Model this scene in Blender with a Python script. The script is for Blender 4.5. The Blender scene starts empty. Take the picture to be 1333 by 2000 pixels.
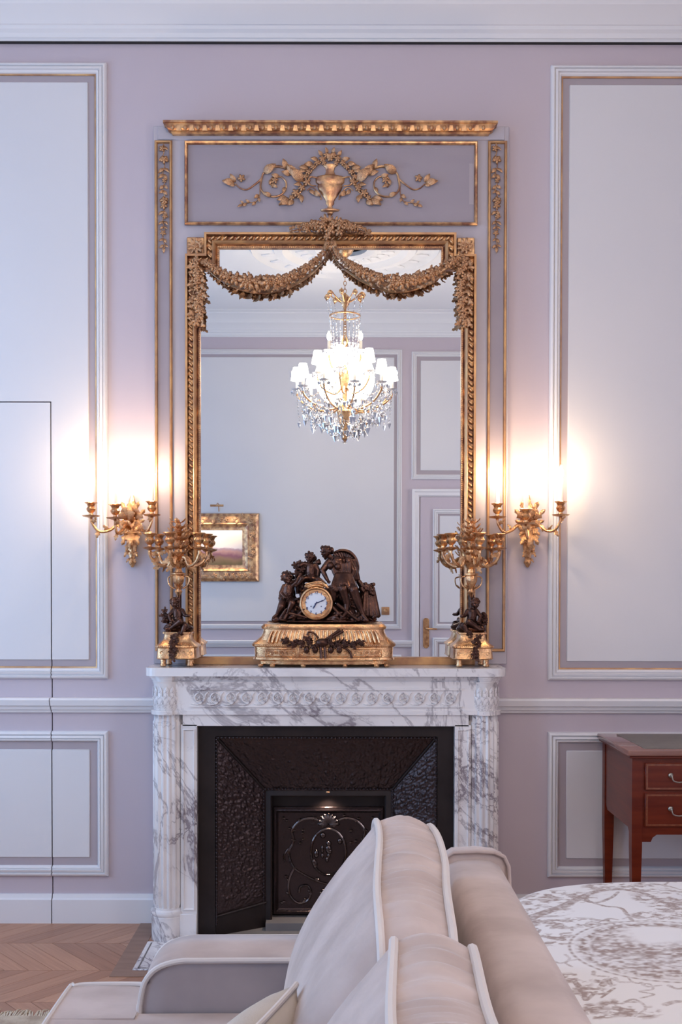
import bpy, bmesh, math, random
import numpy as np
from mathutils import Vector, Matrix, noise
PI = math.pi
R = random.Random(7)
sc = bpy.context.scene
C = sc.collection

# ------------------------------------------------------------------ camera
# 1333x2000 frame, focal length 2047 px, level horizon near pixel row 1150
F, VX, PY, D, H, P = 2047., 660., 1185., 4.5, 1.44, -.0171
cd = bpy.data.cameras.new('camera'); cam = bpy.data.objects.new('camera', cd); C.objects.link(cam)
cd.sensor_fit = 'VERTICAL'; cd.sensor_height = 36; cd.lens = 36 * F / 2000
cd.shift_x = (666.5 - VX) / 2000; cd.shift_y = (PY - 1000) / 2000
cam.matrix_world = Matrix.Translation((0, -D, H)) @ Matrix.Rotation(PI/2 + P, 4, 'X') @ Matrix.Rotation(.0015, 4, 'Z')
cd.clip_start = .05
sc.camera = cam
sc.view_settings.view_transform = 'Standard'; sc.view_settings.look = 'None'
sc.view_settings.exposure = 0.0; sc.view_settings.gamma = 1; sc.view_settings.use_curve_mapping = False
sc.cycles.use_denoising = True
sc.cycles.sample_clamp_indirect = 6; sc.cycles.max_bounces = 10; sc.cycles.glossy_bounces = 5
sc.cycles.transmission_bounces = 6; sc.cycles.diffuse_bounces = 4; sc.cycles.caustics_refractive = False
sc.cycles.caustics_reflective = False; sc.cycles.blur_glossy = .5
# ------------------------------------------------------------------ light
wd = bpy.data.worlds.new('world'); sc.world = wd; wd.use_nodes = True
wd.node_tree.nodes['Background'].inputs[0].default_value = (.42, .56, 1, 1)
wd.node_tree.nodes['Background'].inputs[1].default_value = 1.0
def area(name, loc, rot, sx, sy, power, col):
    l = bpy.data.lights.new(name, 'AREA'); l.shape = 'RECTANGLE'; l.size = sx; l.size_y = sy
    l.energy = power; l.color = col
    o = bpy.data.objects.new(name, l); C.objects.link(o); o.location = loc; o.rotation_euler = rot
    return o
DAY = (.37, .64, 1)
area('window_daylight', (-2.84, -1.35, 1.9), (0, -PI/2, 0), 2.5, 1.15, 42, DAY)
area('window_daylight', (-2.84, -3.75, 1.9), (0, -PI/2, 0), 2.5, 1.15, 42, DAY)
area('window_daylight', (2.84, -3.9, 1.9), (0, PI/2, 0), 2.5, 1.0, 40, (.94, .93, 1))  # unseen fill at the right, kept neutral and raised to brighten that side
def point(name, loc, power, col=(1, .74, .48), r=.02):
    l = bpy.data.lights.new(name, 'POINT'); l.energy = power; l.color = col; l.shadow_soft_size = r
    o = bpy.data.objects.new(name, l); C.objects.link(o); o.location = loc
    return o

def ray(px, py):
    x = (px-VX)/F; y = -(py-PY)/F; r = .0015
    x, y = x*math.cos(r)-y*math.sin(r), x*math.sin(r)+y*math.cos(r)
    return (x, math.cos(P)-y*math.sin(P), math.sin(P)+y*math.cos(P))
def W(px, py, d=0):          # the point at distance d in front of the chimney wall
    r = ray(px, py); t = (D-d)/r[1]; return Vector((r[0]*t, -d, H+r[2]*t))
def XZ(px, py, d=0):
    v = W(px, py, d); return (v.x, v.z)

# ------------------------------------------------------------------ materials
def mat(name, col, rough=.5, metal=0, col2=None, scale=8, detail=4, bump=0, bscale=60, emit=None, es=0,
        coat=0, sheen=0, trans=0, spec=.5, lo=.35, hi=.65, stretch=(1, 1, 1), ior=1.45):
    m = bpy.data.materials.new(name); m.use_nodes = True
    nt = m.node_tree; b = nt.nodes['Principled BSDF']
    b.inputs['Base Color'].default_value = (*col, 1); b.inputs['Roughness'].default_value = rough
    b.inputs['Metallic'].default_value = metal; b.inputs['Coat Weight'].default_value = coat
    b.inputs['Sheen Weight'].default_value = sheen; b.inputs['Transmission Weight'].default_value = trans
    b.inputs['Specular IOR Level'].default_value = spec; b.inputs['IOR'].default_value = ior
    if sheen: b.inputs['Sheen Roughness'].default_value = .35
    if emit: b.inputs['Emission Color'].default_value = (*emit, 1); b.inputs['Emission Strength'].default_value = es
    tc = nt.nodes.new('ShaderNodeTexCoord'); mp = nt.nodes.new('ShaderNodeMapping')
    mp.inputs['Scale'].default_value = stretch
    nt.links.new(tc.outputs['Object'], mp.inputs['Vector'])
    if col2 is not None:
        n = nt.nodes.new('ShaderNodeTexNoise'); n.inputs['Scale'].default_value = scale; n.inputs['Detail'].default_value = detail
        nt.links.new(mp.outputs[0], n.inputs['Vector'])
        r = nt.nodes.new('ShaderNodeValToRGB'); r.color_ramp.elements[0].position = lo; r.color_ramp.elements[1].position = hi
        r.color_ramp.elements[0].color = (*col, 1); r.color_ramp.elements[1].color = (*col2, 1)
        nt.links.new(n.outputs['Fac'], r.inputs['Fac']); nt.links.new(r.outputs['Color'], b.inputs['Base Color'])
    if bump:
        n = nt.nodes.new('ShaderNodeTexNoise'); n.inputs['Scale'].default_value = bscale; n.inputs['Detail'].default_value = 3
        nt.links.new(mp.outputs[0], n.inputs['Vector'])
        bn = nt.nodes.new('ShaderNodeBump'); bn.inputs['Strength'].default_value = bump; bn.inputs['Distance'].default_value = .004
        nt.links.new(n.outputs['Fac'], bn.inputs['Height']); nt.links.new(bn.outputs[0], b.inputs['Normal'])
    return m
M = {}
M['wall'] = mat('rose_grey_paint', (.56, .48, .525), .55, col2=(.58, .50, .54), scale=1.5, bump=.06, bscale=90)
M['band'] = mat('darker_rose_paint', (.42, .36, .385), .5, col2=(.435, .37, .395), scale=2)
M['panel'] = mat('lilac_white_paint', (.72, .70, .715), .5, col2=(.74, .715, .725), scale=2, bump=.04, bscale=90)
M['white'] = mat('white_trim_paint', (.80, .775, .785), .4)
M['ceil'] = mat('ceiling_paint', (.80, .79, .80), .7)
M['trum'] = mat('trumeau_light_paint', (.50, .45, .49), .5, col2=(.53, .475, .51), scale=3, bump=.05)
M['trumd'] = mat('trumeau_dark_paint', (.345, .295, .33), .55, col2=(.375, .32, .35), scale=3, stretch=(.3, 1, 2), bump=.08, bscale=40)
M['gold'] = mat('aged_gilt', (.34, .165, .105), .36, .85, col2=(.90, .56, .28), scale=26, detail=5, lo=.38, hi=.68, bump=.25, bscale=140)
M['gilt'] = mat('bright_gilt_line', (.72, .42, .19), .4, .75, col2=(.46, .25, .14), scale=12)
M['brass'] = mat('gilt_bronze', (.86, .54, .28), .27, 1, col2=(.52, .27, .14), scale=30, bump=.45, bscale=170)
M['bronze'] = mat('dark_bronze', (.055, .026, .020), .25, .8, col2=(.125, .058, .040), scale=26, bump=.35, bscale=110)
M['iron'] = mat('black_iron', (.016, .010, .010), .42, .3, col2=(.026, .017, .016), scale=10)
M['relief'] = mat('black_iron_relief', (.06, .042, .042), .30, .9, bump=.5, bscale=110)
M['soot'] = mat('grey_hearth_stone', (.17, .15, .145), .7, col2=(.21, .19, .18), scale=6)
M['dark'] = mat('shadow_gap', (.03, .025, .025), .9)
M['enamel'] = mat('white_enamel', (.82, .84, .90), .12, coat=1)
M['ink'] = mat('dark_blue_ink', (.03, .04, .13), .4)
M['mahog'] = mat('mahogany', (.11, .012, .004), .30, col2=(.16, .022, .007), scale=5, stretch=(1, 1, 9), coat=.1, spec=.35)
M['mahog2'] = mat('mahogany_banding', (.25, .075, .03), .3, col2=(.18, .04, .015), scale=60, coat=.6)
M['mahogt'] = mat('mahogany_top', (.23, .10, .075), .2, col2=(.27, .12, .09), scale=6, coat=.5)
M['leather'] = mat('green_grey_leather', (.14, .125, .10), .38, col2=(.17, .15, .125), scale=20, bump=.2, bscale=200)
M['velvet'] = mat('beige_velvet', (.45, .355, .325), .75, col2=(.59, .48, .445), scale=6, detail=5, stretch=(1, 1.4, 1.6), sheen=.35, bump=.25, bscale=22)
M['velvets'] = mat('grey_beige_velvet', (.30, .255, .265), .72, col2=(.37, .315, .32), scale=5, detail=5, sheen=.4, bump=.2, bscale=22)
M['piping'] = mat('pale_satin_piping', (.66, .59, .56), .45, sheen=.3)
M['linen'] = mat('cream_linen', (.50, .43, .37), .8, col2=(.56, .49, .43), scale=10, bump=.2, bscale=300)
M['rug'] = mat('rug_wool', (.40, .30, .22), .95, col2=(.62, .52, .40), scale=14, detail=6, bump=.8, bscale=120)
M['candle'] = mat('candle_tube', (.82, .76, .68), .5, emit=(1, .75, .5), es=.25)
M['bulb'] = mat('lit_bulb', (1, 1, 1), .3, emit=(1, .80, .58), es=60)
M['shade'] = mat('lit_lamp_shade', (.9, .85, .8), .7, emit=(1, .88, .74), es=7)
M['crystal'] = mat('crystal', (1, 1, 1), .02, trans=1, ior=1.55, spec=.8)
M['crystalb'] = mat('crystal_bright', (.88, .9, .95), .06, .55)
M['oak'] = None

def nodes_marble():
    m = bpy.data.materials.new('veined_white_marble'); m.use_nodes = True; nt = m.node_tree; L = nt.links
    b = nt.nodes['Principled BSDF']; b.inputs['Roughness'].default_value = .22
    tc = nt.nodes.new('ShaderNodeTexCoord'); mp = nt.nodes.new('ShaderNodeMapping')
    mp.inputs['Rotation'].default_value = (.3, .7, .2); L.new(tc.outputs['Object'], mp.inputs[0])
    def vein(scale, w, dist, off, ratio):
        n = nt.nodes.new('ShaderNodeTexNoise'); n.inputs['Scale'].default_value = scale; n.inputs['Detail'].default_value = 7
        n.inputs['Roughness'].default_value = .62; n.inputs['Distortion'].default_value = dist
        mm = nt.nodes.new('ShaderNodeMapping'); mm.inputs['Location'].default_value = (off, off*2, off)
        mm.inputs['Scale'].default_value = ratio
        L.new(mp.outputs[0], mm.inputs[0]); L.new(mm.outputs[0], n.inputs['Vector'])
        s = nt.nodes.new('ShaderNodeMath'); s.operation = 'SUBTRACT'; s.inputs[1].default_value = .5
        a = nt.nodes.new('ShaderNodeMath'); a.operation = 'ABSOLUTE'
        r = nt.nodes.new('ShaderNodeMapRange'); r.inputs[1].default_value = 0; r.inputs[2].default_value = w
        r.inputs[3].default_value = 1; r.inputs[4].default_value = 0; r.interpolation_type = 'SMOOTHSTEP'
        L.new(n.outputs['Fac'], s.inputs[0]); L.new(s.outputs[0], a.inputs[0]); L.new(a.outputs[0], r.inputs[0])
        return r.outputs[0]
    v1 = vein(2.6, .022, .8, 1.3, (1, 1, .45)); v2 = vein(7, .03, 1.2, 5.1, (1, 1, .6)); v3 = vein(1.7, .10, .6, 9.2, (1, 1, .5))
    big = nt.nodes.new('ShaderNodeTexNoise'); big.inputs['Scale'].default_value = 3.1; L.new(mp.outputs[0], big.inputs['Vector'])
    br = nt.nodes.new('ShaderNodeMapRange'); br.inputs[1].default_value = .45; br.inputs[2].default_value = .62; L.new(big.outputs['Fac'], br.inputs[0])
    def mul(a, b_, k=None):
        x = nt.nodes.new('ShaderNodeMath'); x.operation = 'MULTIPLY'; L.new(a, x.inputs[0])
        if k is None: L.new(b_, x.inputs[1])
        else: x.inputs[1].default_value = k
        return x.outputs[0]
    def add(a, b_):
        x = nt.nodes.new('ShaderNodeMath'); x.operation = 'ADD'; x.use_clamp = True; L.new(a, x.inputs[0]); L.new(b_, x.inputs[1]); return x.outputs[0]
    f = add(add(mul(v1, None, .62), mul(mul(v2, br.outputs[0]), None, .8)), mul(mul(v3, br.outputs[0]), None, .38))
    mx = nt.nodes.new('ShaderNodeMix'); mx.data_type = 'RGBA'
    mx.inputs[6].default_value = (.84, .79, .775, 1); mx.inputs[7].default_value = (.27, .225, .245, 1)
    L.new(f, mx.inputs[0]); L.new(mx.outputs[2], b.inputs['Base Color'])
    return m
M['marble'] = nodes_marble()

def nodes_oak():
    m = bpy.data.materials.new('oak_parquet'); m.use_nodes = True; nt = m.node_tree; L = nt.links
    b = nt.nodes['Principled BSDF']; b.inputs['Roughness'].default_value = .32
    oi = nt.nodes.new('ShaderNodeObjectInfo'); uv = nt.nodes.new('ShaderNodeTexCoord')
    mp = nt.nodes.new('ShaderNodeMapping'); mp.inputs['Scale'].default_value = (1.5, 22, 1)
    cmb = nt.nodes.new('ShaderNodeCombineXYZ'); ml = nt.nodes.new('ShaderNodeMath'); ml.operation = 'MULTIPLY'; ml.inputs[1].default_value = 50
    L.new(oi.outputs['Random'], ml.inputs[0]); L.new(ml.outputs[0], cmb.inputs[0]); L.new(ml.outputs[0], cmb.inputs[1])
    L.new(cmb.outputs[0], mp.inputs['Location']); L.new(uv.outputs['UV'], mp.inputs[0])
    n = nt.nodes.new('ShaderNodeTexNoise'); n.inputs['Scale'].default_value = 3; n.inputs['Detail'].default_value = 5; L.new(mp.outputs[0], n.inputs['Vector'])
    r1 = nt.nodes.new('ShaderNodeValToRGB'); e = r1.color_ramp.elements
    e[0].color = (.40, .195, .115, 1); e[1].color = (.56, .295, .18, 1); L.new(oi.outputs['Random'], r1.inputs[0])
    r2 = nt.nodes.new('ShaderNodeValToRGB'); r2.color_ramp.elements[0].position = .3; r2.color_ramp.elements[1].position = .7
    r2.color_ramp.elements[0].color = (.78, .74, .72, 1); r2.color_ramp.elements[1].color = (1, 1, 1, 1); L.new(n.outputs['Fac'], r2.inputs[0])
    mx = nt.nodes.new('ShaderNodeMix'); mx.data_type = 'RGBA'; mx.blend_type = 'MULTIPLY'; mx.inputs[0].default_value = 1
    L.new(r1.outputs[0], mx.inputs[6]); L.new(r2.outputs[0], mx.inputs[7]); L.new(mx.outputs[2], b.inputs['Base Color'])
    return m
M['oak'] = nodes_oak()
M['oakd'] = mat('dark_oak_border', (.25, .15, .11), .55, col2=(.31, .19, .14), scale=6, stretch=(1, 5, 1))
def nodes_mirror():
    m = bpy.data.materials.new('silvered_glass'); m.use_nodes = True; b = m.node_tree.nodes['Principled BSDF']
    b.inputs['Metallic'].default_value = 1; b.inputs['Roughness'].default_value = 0
    b.inputs['Base Color'].default_value = (.70, .73, .76, 1)
    return m
M['mirror'] = nodes_mirror()
def nodes_glass():
    m = bpy.data.materials.new('window_glass'); m.use_nodes = True; nt = m.node_tree
    t = nt.nodes.new('ShaderNodeBsdfTransparent'); g = nt.nodes.new('ShaderNodeBsdfGlossy'); g.inputs['Roughness'].default_value = .01
    x = nt.nodes.new('ShaderNodeMixShader'); x.inputs[0].default_value = .06
    nt.links.new(t.outputs[0], x.inputs[1]); nt.links.new(g.outputs[0], x.inputs[2]); nt.links.new(x.outputs[0], nt.nodes['Material Output'].inputs[0])
    return m
M['glass'] = nodes_glass()

# ------------------------------------------------------------------ objects
ORG = {}
def tag(o, label=None, cat=None, group=None, kind=None):
    if label: o['label'] = label
    if cat: o['category'] = cat
    if group: o['group'] = group
    if kind: o['kind'] = kind
    return o
def thing(name, label, cat, loc, group=None, kind=None):
    o = bpy.data.objects.new(name, None); C.objects.link(o); o.location = loc; o.empty_display_size = .05
    ORG[o.name] = Vector(loc); return tag(o, label, cat, group, kind)
def link(name, me, m, parent=None, mw=None, kind=None):
    o = bpy.data.objects.new(name, me); C.objects.link(o)
    if m is not None and len(me.materials) == 0: me.materials.append(m)
    if parent is not None:
        o.parent = parent
        if parent.name in ORG: o.matrix_parent_inverse = Matrix.Translation(-ORG[parent.name])
    if mw is not None: o.matrix_basis = mw
    if kind: o['kind'] = kind
    return o
class MB:
    def __init__(s): s.bm = bmesh.new()
    def box(s, x0, x1, y0, y1, z0, z1, bev=0, seg=2):
        x0, x1 = sorted((x0, x1)); y0, y1 = sorted((y0, y1)); z0, z1 = sorted((z0, z1))
        b = bmesh.new(); bmesh.ops.create_cube(b, size=1)
        for v in b.verts: v.co = Vector((x0+(v.co.x+.5)*(x1-x0), y0+(v.co.y+.5)*(y1-y0), z0+(v.co.z+.5)*(z1-z0)))
        if bev: bmesh.ops.bevel(b, geom=b.edges[:], offset=bev, segments=seg, affect='EDGES', profile=.5)
        s.merge(b); return s
    def merge(s, b, mw=None):
        me = bpy.data.meshes.new('t'); b.to_mesh(me); b.free()
        if mw is not None: me.transform(mw)
        s.bm.from_mesh(me); bpy.data.meshes.remove(me)
    def ell(s, c, r, sub=2, rot=None):
        b = bmesh.new(); bmesh.ops.create_icosphere(b, subdivisions=sub, radius=1)
        r = (r, r, r) if not hasattr(r, '__len__') else r
        mw = Matrix.Translation(c) @ (rot or Matrix.Identity(4)) @ Matrix.Diagonal((*r, 1)); s.merge(b, mw); return s
    def tube(s, pts, r, seg=8, closed=False, flat=1):
        pts = [Vector(p) for p in pts]; n = len(pts)
        rr = r if hasattr(r, '__len__') else [r]*n
        rings = []; up = None
        for i, p in enumerate(pts):
            a = pts[(i-1) % n] if (closed or i > 0) else p; b = pts[(i+1) % n] if (closed or i < n-1) else p
            t = (b-a).normalized()
            if up is None: up = t.orthogonal().normalized()
            up = (up - t*up.dot(t)); up = up.normalized() if up.length > 1e-6 else t.orthogonal().normalized()
            sd = t.cross(up)
            rings.append([s.bm.verts.new(p + (up*math.cos(2*PI*k/seg) + sd*math.sin(2*PI*k/seg)*flat)*rr[i]) for k in range(seg)])
        for i in range(n if closed else n-1):
            A, B = rings[i], rings[(i+1) % n]
            off = 0
            if closed and i == n-1:
                off = min(range(seg), key=lambda q: (A[0].co-B[q].co).length)
            for k in range(seg): s.bm.faces.new((A[k], A[(k+1) % seg], B[(k+1+off) % seg], B[(k+off) % seg]))
        if not closed:
            s.bm.faces.new(rings[0][::-1]); s.bm.faces.new(rings[-1])
        return s
    def lathe(s, prof, c, seg=20, flute=0, fd=0, sx=1, sy=1, n=2):
        c = Vector(c); rings = []
        for r, z in prof:
            ring = []
            for k in range(seg):
                t = 2*PI*k/seg; q = r - (fd*(.5+.5*math.cos(flute*t)) if flute and r > .01 else 0)
                if n != 2:
                    e = (abs(math.cos(t))**n + abs(math.sin(t))**n)**(-1/n); q *= e
                ring.append(s.bm.verts.new(c+Vector((math.cos(t)*q*sx, math.sin(t)*q*sy, z))))
            rings.append(ring)
        for A, B in zip(rings, rings[1:]):
            for k in range(seg): s.bm.faces.new((A[k], A[(k+1) % seg], B[(k+1) % seg], B[k]))
        s.bm.faces.new(rings[0][::-1]); s.bm.faces.new(rings[-1]); return s
    def prism(s, pts, z0, z1, ax='z'):          # polygon extruded along z (or along y for xz polygons)
        f = (lambda p, t: Vector((p[0], p[1], t))) if ax == 'z' else ((lambda p, t: Vector((p[0], t, p[1]))) if ax == 'y' else (lambda p, t: Vector((t, p[0], p[1]))))
        A = [s.bm.verts.new(f(p, z0)) for p in pts]; B = [s.bm.verts.new(f(p, z1)) for p in pts]; n = len(pts)
        for k in range(n): s.bm.faces.new((A[k], A[(k+1) % n], B[(k+1) % n], B[k]))
        s.bm.faces.new(A[::-1]); s.bm.faces.new(B); return s
    def sweep(s, path, prof, closed=True, y0=0, left=1, sgn=-1):
        # path in the xz plane of a wall; profile (u inward, v proud of the wall)
        n = len(path); rings = []
        for i in range(n):
            p = Vector(path[i]); d0 = (p-Vector(path[i-1])).normalized() if (closed or i > 0) else None
            d1 = (Vector(path[(i+1) % n])-p).normalized() if (closed or i < n-1) else None
            d0 = d0 or d1; d1 = d1 or d0
            n0 = Vector((-d0.y, d0.x))*left; n1 = Vector((-d1.y, d1.x))*left
            m = (n0+n1); m = m/max(m.dot(n0), .2) if m.length > 1e-6 else n0
            rings.append([s.bm.verts.new((p.x+m.x*u, y0+sgn*v, p.y+m.y*u)) for u, v in prof])
        k = len(prof)
        for i in range(n if closed else n-1):
            A, B = rings[i], rings[(i+1) % n]
            for j in range(k): s.bm.faces.new((A[j], A[(j+1) % k], B[(j+1) % k], B[j]))
        if not closed: s.bm.faces.new(rings[0][::-1]); s.bm.faces.new(rings[-1])
        return s
    def mesh(s, name, m, ang=38):
        bmesh.ops.recalc_face_normals(s.bm, faces=s.bm.faces[:])
        me = bpy.data.meshes.new(name); s.bm.to_mesh(me); s.bm.free()
        me.polygons.foreach_set('use_smooth', [True]*len(me.polygons))
        try: me.set_sharp_from_angle(angle=math.radians(ang))
        except Exception: pass
        if m: me.materials.append(m)
        return me
    def obj(s, name, m, parent=None, kind=None, ang=38, mw=None):
        return link(name, s.mesh(name, m, ang), m, parent, mw, kind)
def smooth(pts, n=6, closed=False):
    P_ = [Vector(p) for p in pts]; out = []; L = len(P_)
    for i in range(L if closed else L-1):
        g = (lambda k: P_[k % L]) if closed else (lambda k: P_[max(0, min(L-1, k))])
        a, b, c, d = g(i-1), g(i), g(i+1), g(i+2)
        for k in range(n):
            t = k/n; out.append(.5*((2*b)+(c-a)*t+(2*a-5*b+4*c-d)*t*t+(3*b-a-3*c+d)*t**3))
    if not closed: out.append(P_[-1])
    return out
def rect(x0, x1, z0, z1): return [(x0, z0), (x1, z0), (x1, z1), (x0, z1)]      # counter-clockwise: left = inward
def copy_tree(o, parent=None):
    c = o.copy(); C.objects.link(c); c.parent = parent
    for ch in list(o.children): copy_tree(ch, c)
    return c

# shared ornament meshes: face -y, 1 unit long
def leaf_mesh(m, lobes=0, name='leaf'):
    b = MB(); bm = b.bm; n = 7
    top = []; bot = []; mid = []; back = []
    for i in range(n):
        t = i/(n-1); w = .24*math.sin(PI*t**.75)**.8 if 0 < t < 1 else .012
        if lobes and 0 < i < n-1: w *= (1.25 if i % 2 else .62)
        y = -.16*math.sin(PI*t)-.10*t*t
        mid.append(bm.verts.new((t, y-.05, 0))); top.append(bm.verts.new((t-(.06 if lobes and i % 2 == 0 else 0), y+.05, w)))
        bot.append(bm.verts.new((t-(.06 if lobes and i % 2 == 0 else 0), y+.05, -w))); back.append(bm.verts.new((t, y+.1, 0)))
    for i in range(n-1):
        for A, B in ((mid, top), (top, back), (back, bot), (bot, mid)): bm.faces.new((A[i], A[i+1], B[i+1], B[i]))
    for i in (0, n-1): bm.faces.new((mid[i], top[i], back[i], bot[i]))
    return b.mesh(name, m, 60)
def flower_mesh(m, petals=5, name='flower'):
    b = MB()
    for k in range(petals):
        a = 2*PI*k/petals
        b.ell((.28*math.cos(a), -.08, .28*math.sin(a)), (.24, .1, .17), 1, Matrix.Rotation(-a, 4, 'Y') @ Matrix.Rotation(.45, 4, 'Z'))
    for k in range(petals):
        a = 2*PI*(k+.5)/petals
        b.ell((.13*math.cos(a), -.18, .13*math.sin(a)), (.13, .08, .1), 1, Matrix.Rotation(-a, 4, 'Y') @ Matrix.Rotation(.6, 4, 'Z'))
    b.ell((0, -.24, 0), (.075, .075, .075), 1)
    return b.mesh(name, m, 80)
LEAF = {k: leaf_mesh(M[k]) for k in ('gold', 'bronze', 'brass')}
ACAN = {k: leaf_mesh(M[k], 1) for k in ('gold', 'bronze', 'brass')}
FLOW = {k: flower_mesh(M[k]) for k in ('gold', 'bronze', 'brass')}
def place(me, name, parent, pos, s, ang=0, tilt=0, roll=0, sw=1, thick=1):
    mw = Matrix.Translation(pos) @ Matrix.Rotation(-ang, 4, 'Y') @ Matrix.Rotation(tilt, 4, 'Z') @ Matrix.Rotation(roll, 4, 'X') @ Matrix.Diagonal((s, s*thick, s*sw, 1))
    return link(name, me, None, parent, mw)

# ================================================================== SETTING
XL, XR, YB, ZC = -2.9, 2.9, -5.3, 3.95
XD, ZD, XDL, GP = -1.228, 2.236, -2.16, .005            # hidden door cut through the panelling
def split(b):                                        # (door piece, wall piece) of a panelling element
    def clip(src, planes):
        c = src.copy()
        for co, no in planes:
            g = c.verts[:]+c.edges[:]+c.faces[:]
            r = bmesh.ops.bisect_plane(c, geom=g, plane_co=co, plane_no=no, clear_outer=True, dist=1e-6)
            e = [x for x in r['geom_cut'] if isinstance(x, bmesh.types.BMEdge)]
            if e:
                try: bmesh.ops.edgenet_fill(c, edges=e)
                except Exception: pass
        return c
    h = GP/2
    dr = clip(b.bm, [((XD-h, 0, 0), (1, 0, 0)), ((XDL+h, 0, 0), (-1, 0, 0)), ((0, 0, ZD-h), (0, 0, 1))])
    o = MB()
    for pl in ([((XD+h, 0, 0), (-1, 0, 0))], [((XD+h, 0, 0), (1, 0, 0)), ((0, 0, ZD+h), (0, 0, -1))], [((XDL-h, 0, 0), (1, 0, 0)), ((0, 0, ZD+h), (0, 0, 1))]):
        c = clip(b.bm, pl); 
        if len(c.faces): o.merge(c)
        else: c.free()
    d = MB(); d.merge(dr); b.bm.free(); return d, o

wall = MB().box(XL, XR, -.0, .05, 0, ZC)
dpiece, wpiece = split(wall)
wall_back = wpiece.obj('wall_back', M['wall']); tag(wall_back, 'rose grey panelled chimney wall facing the camera', 'wall', kind='structure')
door_1 = dpiece.obj('door_1', M['wall']); tag(door_1, 'hidden panelled door cut flush into the wall left of the fireplace', 'door', kind='structure')
MB().box(XL-.1, XR+.1, .055, .15, -.1, ZC).obj('wall_core', M['dark'], wall_back)
def both(b, name, m):
    d, o = split(b)
    if len(d.bm.faces): d.obj(name, m, door_1)
    else: d.bm.free()
    if len(o.bm.faces): o.obj(name, m, wall_back)
FR = [(0, 0), (0, .012), (.004, .018), (.010, .022), (.0135, .022), (.0145, .013), (.019, .012), (.0195, .019), (.029, .023), (.031, .014), (.0335, .013), (.0345, .018), (.040, .017), (.046, .009), (.046, 0)]
GL = [(0, 0), (0, .010), (.006, .007), (.006, 0)]
def wpanel(x0, x1, z0, z1, gilt=True, ins=.08, cut=False, tgt=None, yo=0, sg=-1):
    fn = (lambda b, n, m: both(b, n, m)) if cut else (lambda b, n, m: b.obj(n, m, tgt or wall_back))
    fn(MB().box(x0+.04, x1-.04, yo, yo+sg*.003, z0+.04, z1-.04), 'panel_field', M['band'])
    fn(MB().sweep(rect(x0, x1, z0, z1), FR, y0=yo, sgn=sg), 'panel_moulding', M['white'])
    if gilt: fn(MB().sweep(rect(x0+.046, x1-.046, z0+.046, z1-.046), GL, y0=yo, sgn=sg), 'gilt_fillet', M['gilt'])
    b = MB().box(x0+ins, x1-ins, yo, yo+sg*.009, z0+ins, z1-ins, .003, 1)
    fn(b, 'inner_panel', M['panel'])
wpanel(-2.34, -.986, 1.053, 3.672, cut=True)
wpanel(-2.34, -.986, .202, .828, gilt=False, cut=True)
wpanel(.903, 2.30, 1.05, 3.664); wpanel(.905, 2.30, .20, .826, gilt=False)
DADO = [(0, 0), (.012, 0), (.018, .010), (.020, .026), (.028, .030), (.034, .030), (.042, .044), (.056, .047), (.064, .042), (.064, 0)]
def dado(x0, x1, z, yo=0, sg=-1):
    return MB().prism([(yo+sg*v, z+u) for u, v in [(0, 0), (0, .014), (.012, .018), (.014, .026), (.028, .03), (.032, .04), (.056, .046), (.064, .04), (.064, 0)]], x0, x1, 'x')
def base(x0, x1, yo=0, sg=-1, h=.124):
    return MB().prism([(yo+sg*v, z) for v, z in [(0, 0), (.020, 0), (.020, h-.022), (.012, h-.016), (.008, h), (0, h)]], x0, x1, 'x')
def trim(b, nm, m, lab, cut=False):
    if cut:
        d, o = split(b); d.obj('trim_piece', m, door_1); b = o
    o = b.obj(nm, m); tag(o, lab, 'moulding' if nm[0] == 't' else 'baseboard', kind='structure'); return o
trim(dado(XL, -.755, .908), 'trim_1', M['white'], 'white dado rail left of the marble fireplace', True)
trim(dado(.665, XR, .908), 'trim_2', M['white'], 'white dado rail right of the marble fireplace')
trim(base(XL, -.762), 'baseboard_left', M['white'], 'white baseboard left of the marble fireplace', True)
trim(base(.665, XR), 'baseboard_right', M['white'], 'white baseboard right of the fireplace behind the desk')
# cornice of the chimney wall and the one seen in the mirror
def cornice(yo, sg):
    pr = [(0, 3.760), (.012, 3.760), (.012, 3.772), (.020, 3.774), (.026, 3.79), (.040, 3.80), (.045, 3.812), (.052, 3.814),
          (.075, 3.84), (.115, 3.864), (.118, 3.872), (.15, 3.90), (.21, 3.925), (.215, 3.935), (.26, 3.94), (.26, ZC), (0, ZC)]
    return MB().prism([(yo+sg*v, z) for v, z in pr], XL, XR, 'x')
tag(cornice(0, -1).obj('trim_3', M['ceil'], ang=30), 'white plaster cornice above the chimney wall', 'cornice', kind='structure')
tag(MB().box(XL, XR, -.014, -.002, 3.755, 3.7605).obj('trim_4', M['dark']), 'thin dark joint under the plaster cornice', 'moulding', kind='structure')
tag(cornice(YB, 1).obj('trim_5', M['ceil'], ang=30), 'white plaster cornice seen reflected in the mirror', 'cornice', kind='structure')
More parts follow.
